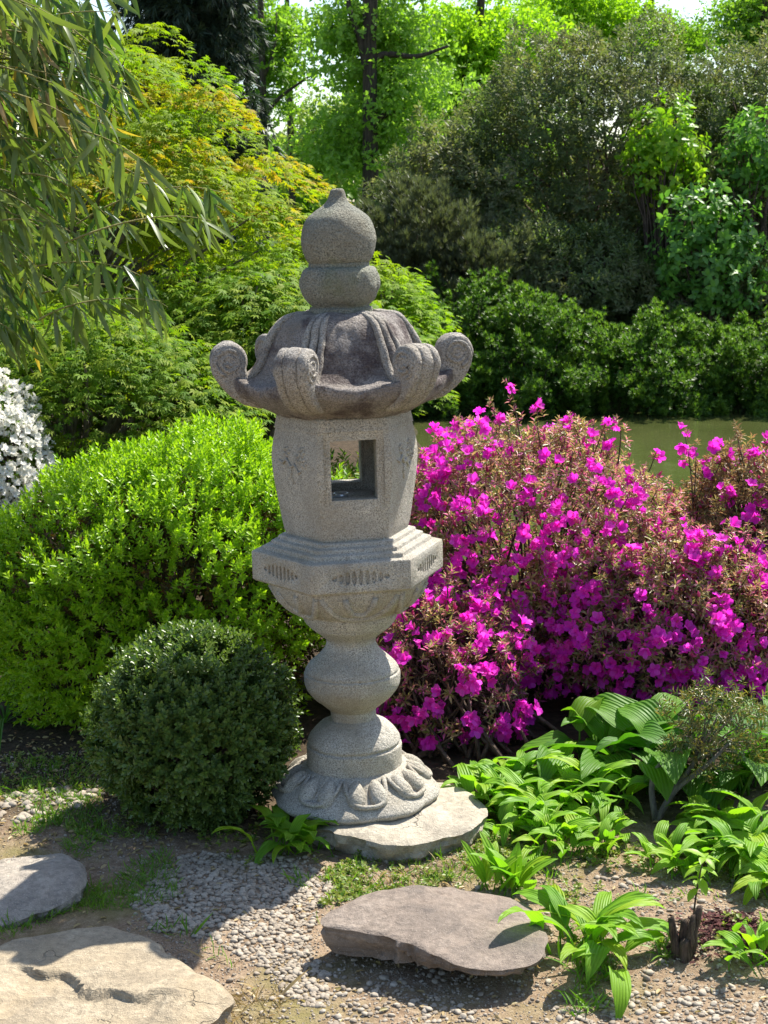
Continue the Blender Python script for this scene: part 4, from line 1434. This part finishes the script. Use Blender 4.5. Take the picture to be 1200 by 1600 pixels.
for poly, dens in (([(500, 1425), (500, 1370), (560, 1335), (700, 1330), (780, 1310), (840, 1350), (810, 1390), (700, 1384), (600, 1390)], 5500),
                   ([(780, 1330), (900, 1330), (960, 1380), (950, 1500), (900, 1530), (880, 1430)], 1500),
                   ([(900, 1470), (980, 1480), (960, 1560), (900, 1540)], 1500),
                   ([(1010, 1360), (1100, 1380), (1160, 1400), (1180, 1470), (1040, 1460)], 1100),
                   ([(740, 1290), (800, 1275), (860, 1330), (760, 1340)], 2500),
                   ([(900, 1330), (1010, 1300), (1240, 1290), (1240, 1420), (1100, 1390), (960, 1380)], 2200),
                   ([(940, 1390), (1200, 1400), (1220, 1530), (1120, 1500), (1000, 1530)], 600),
                   ([(0, 1180), (140, 1180), (260, 1310), (140, 1320), (0, 1260)], 1500),
                   ([(340, 1330), (480, 1320), (500, 1360), (400, 1370)], 1000),
                   ([(120, 1270), (460, 1270), (420, 1330), (200, 1330)], 900)):
    P = ground_region(poly, dens)
    P = P[fbm(np.c_[P * 8, P[:, :1] * 0], 3, 44) + rng.normal(size=len(P)) * .2 > -.1]
    put_sprigs(mb, wl, np.c_[P, terrain(P[:, 0], P[:, 1])], np.tile([0, 0, 1.0], (len(P), 1)), 1.0, 0, .35)
o = mb.build('ground_cover', M['weed'], None, False, 'stuff')
o['label'] = 'low yellow-green weeds and moss between slab and flat rock'

lit = np.concatenate([ground_region([(100, 1640), (100, 1330), (500, 1330), (1250, 1330), (1250, 1640)], 220), ground_region([(-40, 1330), (-40, 1150), (200, 1150), (480, 1300), (300, 1340)], 1300), ground_region([(620, 1330), (700, 1200), (1250, 1180), (1250, 1400)], 700)])
lv_ = leaf_oval(.4, .12, .1)
V, Fs = scatter(lv_[0], [lv_[1]], frames(rng.normal(size=(len(lit), 3)) * [1, 1, .15], np.tile([0, 0, 1.0], (len(lit), 1)) + rng.normal(size=(len(lit), 3)) * .3), np.c_[lit, terrain(lit[:, 0], lit[:, 1]) + .004], rng.uniform(.008, .026, len(lit)))
o = MB().add(V, *Fs).build('leaf_litter', M['dry_grass'], None, False, 'stuff')
o['label'] = 'dead leaves and bits scattered over the soil'

# ------------------------------------------------------------------ bamboo, upper left
bam = thing('bamboo', 'arching bamboo drooping in from the upper left with some brown leaves', 'bamboo', (-2.1, 5.3, 0))
mbs, leafpos, leafdir, leaftype = MB(), [], [], []
canes = []
for k in range(7):
    b = np.array([-2.1 + rng.normal() * .18, 5.3 + rng.normal() * .2, 0])
    tp = b + np.array([rng.uniform(.2, .7), rng.uniform(-.25, .25), rng.uniform(2.2, 2.9)])
    ln = bez(b, b + [.02, 0, 1.9], tp, 14)
    V, Fs = tube(ln, np.linspace(.012, .005, 14), 8)
    o = MB().add(V, *Fs).build('cane', M['cane'], bam, True)
br = []
def branch(p0, p1, p2, n=9, dry=0.0):
    br.append((bez(p0, p1, p2, n), dry))
for k in range(92):                                   # main mass on the left
    px, py = rng.uniform(-60, 170), rng.uniform(-30, 470)
    Yd = 5.25 + rng.normal() * .22
    e = np.array(at(px + 60 * (py < 250), py, Yd))
    s = np.array(at(px - rng.uniform(120, 200), py - rng.uniform(20, 110), Yd + rng.normal() * .1))
    br.append((bez(s, (s + e) / 2 + [0, 0, .07], e, 8), 1.0 if (px < 110 and 40 < py < 210 and rng.random() < .35) else 0))
for a, b_, c_ in (((120, 350), (240, 270), (345, 300)), ((150, 300), (250, 262), (352, 330)), ((100, 380), (240, 320), (330, 345)), ((60, 200), (150, 190), (235, 260)),
                  ((40, 420), (160, 390), (235, 440)), ((60, 460), (180, 420), (262, 480)), ((30, 40), (110, 10), (190, 20)), ((60, 90), (140, 70), (200, 110)),
                  ((80, 250), (170, 230), (250, 300)), ((60, 500), (130, 455), (250, 470)), ((-40, 480), (20, 470), (60, 520)), ((-40, 500), (0, 490), (40, 540))):
    Yd = 5.1 + rng.normal() * .12
    br.append((bez(at(*a, Yd), at(*b_, Yd), at(*c_, Yd), 12), 0))
for ln, dry in br:
    V, Fs = tube(ln, np.linspace(.0035, .0012, len(ln)), 4, False)
    mbs.add(V, *Fs)
    for i in range(2, len(ln), 2):
        f = i / len(ln)
        for q in range(rng.integers(4, 8)):
            leafpos.append(ln[i] + rng.normal(size=3) * .006)
            d = (ln[i] - ln[i - 1])
            d = d / np.linalg.norm(d) * rng.uniform(.1, .6) + np.array([rng.normal() * .42, rng.normal() * .42, -rng.uniform(.4, 1.2)])
            if i == len(ln) - 1:
                d += np.array([.6, 0, .35])
            leafdir.append(d)
            leaftype.append(1 if dry and rng.random() < .75 else (2 if rng.random() < .02 else 0))
mbs.build('twigs', M['cane'], bam)
LP, LD, LT = np.array(leafpos), np.array(leafdir), np.array(leaftype)
LM = frames(LD, up=np.tile([.1, -.95, .45], (len(LD), 1)) + rng.normal(size=LD.shape) * .65)
LS = rng.uniform(.10, .18, len(LP))
bl_t = [leaf_strap(.118, 6, .25, .05), leaf_strap(.11, 6, .45, .03, twist=.5), leaf_strap(.13, 6, .12, .06, twist=-.4)]
mats_b = [M['bamboo'], M['bamboo_dry'], M['bamboo_gold']]
bmesh_l = [[mesh_np('leaf', v, [f], m, True) for v, f in bl_t] for m in mats_b]
cand = []
for i in np.argsort(LP[:, 1]):
    cp = CM.inverted() @ Vector(LP[i])
    u, v_ = 600 + 2400 * cp.x / -cp.z, 800 - 2400 * cp.y / -cp.z
    if -10 < u < 420 and -40 < v_ < 620:
        cand.append(i)
pick = np.zeros(len(LP), bool)
pick[cand[:290]] = True
for i in np.where(pick)[0]:
    o = bpy.data.objects.new('leaf', bmesh_l[LT[i]][i % 3])
    C.objects.link(o)
    o.parent = bam
    o.matrix_local = Matrix.Translation(Vector(LP[i]) - bam.location) @ Matrix(LM[i].tolist()).to_4x4() @ Matrix.Scale(LS[i], 4)
for ty in range(3):
    mb = MB()
    for k in range(3):
        q = (~pick) & (LT == ty) & (np.arange(len(LP)) % 3 == k)
        if q.any():
            V, Fs = scatter(bl_t[k][0], [bl_t[k][1]], LM[q], LP[q], LS[q])
            mb.add(V, *Fs)
    if mb.n:
        mb.build(('green_foliage', 'dry_foliage', 'yellowing_foliage')[ty], mats_b[ty], bam, True, 'stuff')

# ------------------------------------------------------------------ Japanese maples
star = leaf_star()
def maple(label, c, r, npads, per, mat, lf, base, seed, padr=(.22, .42), gold=None, zmin=-.35, inner=.55):
    t = thing('japanese_maple', label, 'tree', base, 'japanese maples')
    P, N = bush_surface(npads, c, r, .10, 2.5, inner, seed, zmin)
    mb, mg = MB(), MB()
    for k in range(len(P)):
        pr_ = rng.uniform(*padr)
        n = int(per * (pr_ / .32) ** 2)
        a = rng.uniform(0, 2 * PI, n)
        q = pr_ * np.sqrt(rng.random(n))
        out = N[k].copy()
        out[2] = 0
        loc = np.stack([np.cos(a) * q, np.sin(a) * q, -.55 * q * q / pr_ + rng.normal(size=n) * .022], -1)
        loc[:, 2] -= .35 * (loc @ out)
        d = np.stack([np.cos(a), np.sin(a), -.35 + rng.normal(size=n) * .25], -1) + out * .7 + rng.normal(size=(n, 3)) * .25
        up = np.array([0, 0, 1.0]) + out * .35 + rng.normal(size=(n, 3)) * .28
        V, Fs = scatter(star[0], [star[1]], frames(d, up), P[k] + loc, lf * rng.uniform(.7, 1.15, n))
        isg = gold is not None and gold(P[k]) > rng.random()
        (mg if isg else mb).add(V, *Fs)
    tr = MB()
    b = np.array(base)
    fork = b + (np.array(c) - b) * .45
    V, Fs = tube(bez(b, (b + fork) / 2 + [.05, 0, 0], fork, 8), np.linspace(.06, .045, 8), 10)
    tr.add(V, *Fs)
    tr.build('trunk', M['bark_grey'], t, True)
    lb = MB()
    for k in range(0, len(P), 2):
        e = P[k] - [0, 0, .03]
        mid = (fork + e) / 2 + [0, 0, .15] + rng.normal(size=3) * .06
        V, Fs = tube(bez(fork, mid, e, 8), np.linspace(.02, .004, 8), 5, False)
        lb.add(V, *Fs)
    lb.build('branches', M['bark_grey'], t, True)
    if mb.n:
        mb.build('crown', mat, t, False, 'stuff')
    if mg.n:
        mg.build('golden_crown', M['maple_gold'], t, False, 'stuff')
c = at(30, 470, 9.0)
maple('large layered maple with golden new leaves sloping down towards the finial', c, (1.86, 1.5, 1.68), 330, 250, M['maple'], .047, (c.x, c.y, 0), 2,
      padr=(.15, .34), gold=lambda p: max(0., min(1., (p[2] - 1.35) * .4 + .04)))
c = at(400, 560, 7.9)
maple('low green maple mounded behind the fire box', c, (.74, .6, .50), 85, 230, M['maple_low'], .045, (c.x, c.y, -.1), 5, (.18, .32))
c = at(110, 640, 7.0)
maple('darker small-leaved maple behind the white azalea', c, (.85, .6, .55), 85, 230, M['maple_low'], .04, (c.x, c.y, 0), 8, (.18, .32))
c = at(585, 520, 8.9)
maple('pale maple branch mass peeping out right of the lantern', c, (.36, .5, .42), 50, 230, M['maple'], .045, (c.x + .12, c.y, -.1), 12, (.16, .26))

# ------------------------------------------------------------------ far bank shrubs
def tufted(name, label, cat, px, pytop, Yd, rx, ry, mat, n_cl, per, tuft, group=None, seed=1, cl_r=.13, bump=.15, gz=None, up=.6, spray=1.6, tipm=None):
    top = at(px, pytop, Yd)
    gz = tz(top.x, Yd) if gz is None else gz
    hgt = top.z - gz
    t = thing(name, label, cat, (top.x, Yd, gz), group)
    c = np.array((top.x, Yd, gz + hgt * .42))
    r = np.array((rx, ry, hgt * .58))
    P, N = bush_surface(n_cl, c, r, bump, 3, .7, seed, -.75)
    P2 = np.repeat(P, per, 0)
    ax = N + np.array([0, 0, up]) + rng.normal(size=N.shape) * .35
    ax /= np.linalg.norm(ax, axis=1, keepdims=True)
    N2 = np.repeat(ax, per, 0)
    tt = rng.random(len(P2)) ** .8
    wdt = cl_r * (.50 - .36 * tt)
    off = rng.normal(size=P2.shape) * wdt[:, None]
    P2 = P2 + off + N2 * ((tt - .4) * cl_r * spray)[:, None]
    P2[:, 2] = np.maximum(P2[:, 2], gz + .02)
    dirs = N2 * .9 + off / cl_r * .8
    far_tip = (tt > .62) & (rng.random(len(tt)) < .75)
    if tipm is not None:
        mb = MB()
        put_sprigs(mb, tuft, P2[far_tip], dirs[far_tip], .9, up, .3)
        mb.build('new_tips', tipm, t, False, 'stuff')
        P2, dirs = P2[~far_tip], dirs[~far_tip]
    mb = MB()
    put_sprigs(mb, tuft, P2, dirs, 1.0, up, .35)
    mb.build('foliage', mat, t, False, 'stuff')
    mb = MB()
    stems(mb, (c[0], c[1], gz), P[:: max(1, len(P) // 60)], .02, .004, .1)
    mb.build('stems', M['bark_dark'], t)
    return t
yt = [needle_tuft(16, .055, .016, 75) for _ in range(3)]
YG = 'yews along the far bank'
for k, (px, pt, Yd, rx, lab) in enumerate(((655, 560, 15.45, .6, 'yew bush just right of the lantern roof across the pond'),
                                         (745, 448, 15.85, .75, 'tallest feathery yew across the pond behind the magenta azalea'),
                                         (840, 500, 15.35, .75, 'yew across the pond with a rounded top left of the bank middle'),
                                         (930, 548, 15.55, .7, 'yew across the pond over the middle of the water'),
                                         (1030, 515, 15.35, .75, 'yew across the pond below the lime creeper'),
                                         (1130, 535, 15.45, .75, 'darker yew across the pond above the bronze azalea'),
                                         (1225, 530, 15.35, .7, 'yew across the pond cut by the right picture edge'))):
    tufted('yew_bush', lab, 'yew', px, pt, Yd, rx, .8, M['yew'], 95, 60, yt, YG, 20 + k, .19, .26, WATER_Z - .1, .7, 2.2, M['yew_tip'])
# dark waterside undergrowth linking them
rl = [sprig(leaf_fold(.4, .1, .1), 7, .09, .085, 80, 25) for _ in range(4)]
RG = 'evergreen shrubs behind the yews'
def evergreen(label, px, pytop, Yd, rx, ry, n, seed, mat='rhodo', grp=RG, name='rhododendron', twigs=110, tm=rl):
    top = at(px, pytop, Yd)
    gz = tz(top.x, Yd)
    hgt = top.z - gz
    t = thing(name, label, 'shrub', (top.x, Yd, gz), grp)
    c = np.array((top.x, Yd, gz + hgt * .40))
    r = np.array((rx, ry, hgt * .60))
    P, N = bush_surface(n, c, r, .26, 3.2, .68, seed, -.7, gap=(2.2, -.75))
    P[:, 2] = np.maximum(P[:, 2], gz + .05)
    mb = MB()
    put_sprigs(mb, tm, P, N, 1.0, .5, .5)
    mb.build('foliage', M[mat], t, False, 'stuff')
    mb = MB()
    PS2, _ = bush_surface(twigs, c, r, .16, 3.5, .9, seed, -.1)
    stems(mb, (c[0], c[1], gz), PS2, .014 * min(2, rx * 1.4), .003 * min(2, rx * 1.4), .28 * rx)
    mb.build('stems', M['bark_twig'], t)
    return t
evergreen('huge dark bronze-green evergreen dome filling the upper right', 930, 75, 18.8, 2.1, 1.6, 15000, 3, twigs=60)
evergreen('dark evergreen shrub at the upper right edge', 1190, 72, 18.9, 1.5, 1.5, 8000, 5, twigs=50)
evergreen('tawny evergreen shoulder left of the large dome', 690, 205, 18.3, .85, 1.0, 4200, 7, twigs=40)
evergreen('dark evergreen under the dome with glossy leaves', 850, 360, 17.2, 1.3, .9, 5200, 9, twigs=40)
evergreen('dark evergreen low at the right behind the yews', 1120, 400, 17.3, 1.2, .9, 4200, 11, twigs=40)
evergreen('green leafy shrub between the lantern bowl and the magenta azalea', 640, 905, 4.85, .17, .15, 420, 17, 'azalea_green', 'low shrubs behind the lantern', 'low_shrub', 20, [sprig(leaf_fold(.4, .1, .1), 7, .03, .03, 80, 25)])
evergreen('low leafy evergreen seen through the lantern window', 545, 735, 7.2, .35, .35, 900, 15, 'azalea_green', 'low shrubs behind the lantern', 'low_shrub', 20, [sprig(leaf_fold(.4, .1, .1), 7, .05, .045, 80, 25)])
gt = [needle_tuft(16, .10, .012, 40) for _ in range(3)]
tufted('juniper', 'grey-green feathery juniper just right of the finial', 'juniper', 640, 300, 17.0, .72, .7, M['grey_needle'], 120, 40, gt, None, 41, .2, .15, up=1.0)
tufted('juniper', 'darker grey juniper between finial and yews', 'juniper', 745, 345, 16.7, .55, .6, M['grey_needle'], 90, 34, gt, None, 43, .2, .2, up=1.0)
bl = [sprig(leaf_oval(.6, .06, .2), 6, .10, .12, 95, 45) for _ in range(4)]
def climber(label, px0, py0, Yd, r, n, mat, seed):
    c = np.array(at(px0, py0, Yd))
    gz = tz(c[0], Yd)
    t = thing('broadleaf_sapling', label, 'sapling', (c[0], Yd, gz), 'saplings by the evergreens')
    P, N = bush_surface(n, c, r, .35, 2.6, .3, seed, -1)
    mb = MB()
    put_sprigs(mb, bl, P, N, .85, .2, .6)
    mb.build('foliage', M[mat], t, False, 'stuff')
    mb = MB()
    stems(mb, (c[0], Yd + .1, gz), P[:30], .03, .005, .05)
    mb.build('stems', M['bark_twig'], t)
climber('lime-leaved sapling bright against the dark dome', 1040, 245, 17.1, (.42, .3, .52), 300, 'lime', 3)
climber('blue-green broad-leaved sapling at the right above the yews', 1110, 400, 16.5, (.62, .4, .72), 520, 'broad', 5)
climber('green sapling at the right edge under the dome', 1190, 240, 17.2, (.45, .4, .5), 260, 'broad', 9)

# ------------------------------------------------------------------ trees behind
lt = [sprig(leaf_oval(.62, .08, .12), 5, .12, .14, 95, 40) for _ in range(4)]
def tree(label, px, Yd, r0, lean, crowns, mat, n_cl, per, limbs, seed, name='deciduous_tree', grp='trees behind the garden', lsize=.62, cl=.33, bark='bark_dark', hgt=9.):
    b = at(px, 330, Yd)
    gz = tz(b.x, Yd)
    t = thing(name, label, 'tree', (b.x, Yd, gz), grp)
    base = np.array((b.x, Yd, gz - .1))
    top = base + np.array((lean * hgt, 0, hgt))
    trunk = bez(base, (base + top) / 2 + [rng.normal() * .15, 0, 0], top, 14)
    V, Fs = tube(trunk, r0 * np.linspace(1, .3, 14), 10)
    MB().add(V, *Fs).build('trunk', M[bark], t, True)
    mb = MB()
    for (cpx, cpy, rx, rz, share) in crowns:
        c = np.array(at(cpx, cpy, Yd)) + np.array([0, .55, 0])
        n = int(n_cl * share)
        u = rand_dirs(n) * (rng.random((n, 1)) ** .45)
        P = c + u * np.array([rx, rx * .9, rz])
        keep = fbm(P * 1.1, 2, seed) > -.2
        P = P[keep]
        P2 = np.repeat(P, int(per * 2.1), 0)
        off = rng.normal(size=P2.shape) * np.array([cl, cl, cl * .33])
        put_sprigs(mb, lt, P2 + off, rng.normal(size=P2.shape) * .6 + [0, 0, -.1], lsize, .1, .6)
        for q in P[:: max(1, len(P) // 10)]:
            i = min(12, max(3, int((q[2] - gz) / hgt * 14) - 2))
            V, Fs = tube(bez(trunk[i], (trunk[i] + q) / 2 + [0, 0, .15], q, 6), np.linspace(.035, .008, 6), 4, False)
            mbl.add(V, *Fs)
    for q in limbs:
        pts = [np.array(at(x, y, Yd)) for x, y in q]
        V, Fs = tube(catmull(pts, 5), np.linspace(r0 * .5, r0 * .14, (len(pts) - 1) * 5 + 1), 7)
        o = MB().add(V, *Fs).build('limb', M[bark], t, True)
    mb.build('crown', M[mat], t, False, 'stuff')
    return t
mbl = MB()
tree('tall green tree with straight trunk rising behind the finial', 575, 23, .14, .0, [(625, 130, 1.15, 1.1, 1), (565, 250, .85, .6, .55), (640, 50, .8, .7, .5), (550, 40, .35, .5, .2), (670, -120, 1.3, 1.2, .4)], 'tree_green', 85, 26,
     [[(573, 110), (562, 60), (545, 10), (540, -60)], [(575, 105), (600, 85), (650, 88), (700, 72)], [(574, 90), (584, 40), (588, -20)], [(573, 200), (600, 180), (640, 170)]], 3)
tree('bright spring-green tree with leaning dark trunk left of the dome', 715, 27, .11, .08, [(745, 90, 1.15, .95, 1), (690, 60, 1.1, .8, .6), (800, 55, .6, .55, .4), (660, 170, .7, .5, .3)], 'tree_bright', 90, 28,
     [[(716, 170), (724, 120), (735, 80)]], 5)
tree('slim tree with upright limbs against the sky gap', 412, 25, .075, .0, [(415, 95, .62, 1.0, .8), (395, 30, .6, .5, .3), (440, 40, .4, .6, .1)], 'tree_mid', 55, 17,
     [[(412, 150), (395, 110), (385, 60)], [(412, 120), (428, 80), (432, 20)], [(412, 180), (440, 150), (475, 125), (505, 105)]], 7, lsize=.55, cl=.2)
tree('pale hazy tree low between the two trunks', 455, 36, .10, .0, [(505, 215, 1.0, 1.0, 1), (545, 190, .6, .5, .4), (470, 265, .7, .45, .4)], 'tree_pale', 55, 26, [], 9)
tree('green tree far behind the dome at the upper right', 900, 34, .13, .0, [(905, 10, 1.5, .9, 1), (850, 50, .9, .8, .5), (960, 40, .9, .6, .4)], 'tree_bright', 80, 26, [], 11)
tree('green tree far behind at the right of the sky gap', 1010, 36, .13, .0, [(1000, 50, .9, .5, .6), (1060, 65, .8, .35, .4)], 'tree_mid', 80, 24, [], 13)
tree('green tree over the top right corner', 1180, 34, .13, .0, [(1185, 20, .6, .6, .6), (1210, 60, .8, .5, .4)], 'tree_mid', 70, 24, [], 15)
mt = [needle_tuft(14, .22, .035, 55) for _ in range(3)]
# dark conifer
b = at(305, 330, 15.0)
gz = tz(b.x, 15.0)
t = thing('dark_conifer', 'dark drooping conifer rising behind the golden maple', 'tree', (b.x, 15.0, gz), 'trees behind the garden')
V, Fs = tube([(b.x, 15, gz), (b.x, 15, 6.5)], [.14, .05], 10)
MB().add(V, *Fs).build('trunk', M['bark_dark'], t, True)
mb, ml = MB(), MB()
for k in range(260):
    z = rng.uniform(.9, 4.6)
    a = rng.uniform(0, 2 * PI)
    L = rng.uniform(.45, .72)
    e = np.array([b.x + math.cos(a) * L, 15 + math.sin(a) * L, z - .25 * L])
    s = np.array([b.x, 15, z])
    ln = bez(s, (s + e) / 2 + [0, 0, .12], e, 7)
    V, Fs = tube(ln, np.linspace(.012, .004, 7), 3, False)
    ml.add(V, *Fs)
    q = np.repeat(ln[1:], 7, 0) + rng.normal(size=(42, 3)) * [.07, .07, .06]
    d = np.tile((e - s) / L, (42, 1)) * .5 + rng.normal(size=(42, 3)) * .35 + [0, 0, -.9]
    put_sprigs(mb, mt, q, d, .62, 0, .2)
ml.build('branches', M['bark_dark'], t)
mb.build('crown', M['tree_dark'], t, False, 'stuff')
# a far wood beyond everything, one mass
mb = MB()
n = 150
fx = rng.uniform(-13, 16, n)
for x in fx:
    Yd = rng.uniform(42, 52)
    u = x / Yd
    hmax = 2.6 + 1.0 * math.sin(u * 23 + 1) + rng.normal() * .4
    k = 42
    P = np.stack([x + rng.normal(size=k) * .9, Yd + rng.normal(size=k) * .6, terrain(np.full(k, x), np.full(k, Yd)) + rng.random(k) * hmax], -1)
    put_sprigs(mb, lt, P, rng.normal(size=P.shape), 2.4, .1, .6)
o = mb.build('distant_wood', M['tree_mid'], None, False, 'stuff')
o['label'] = 'distant green wood closing the view behind the trees'
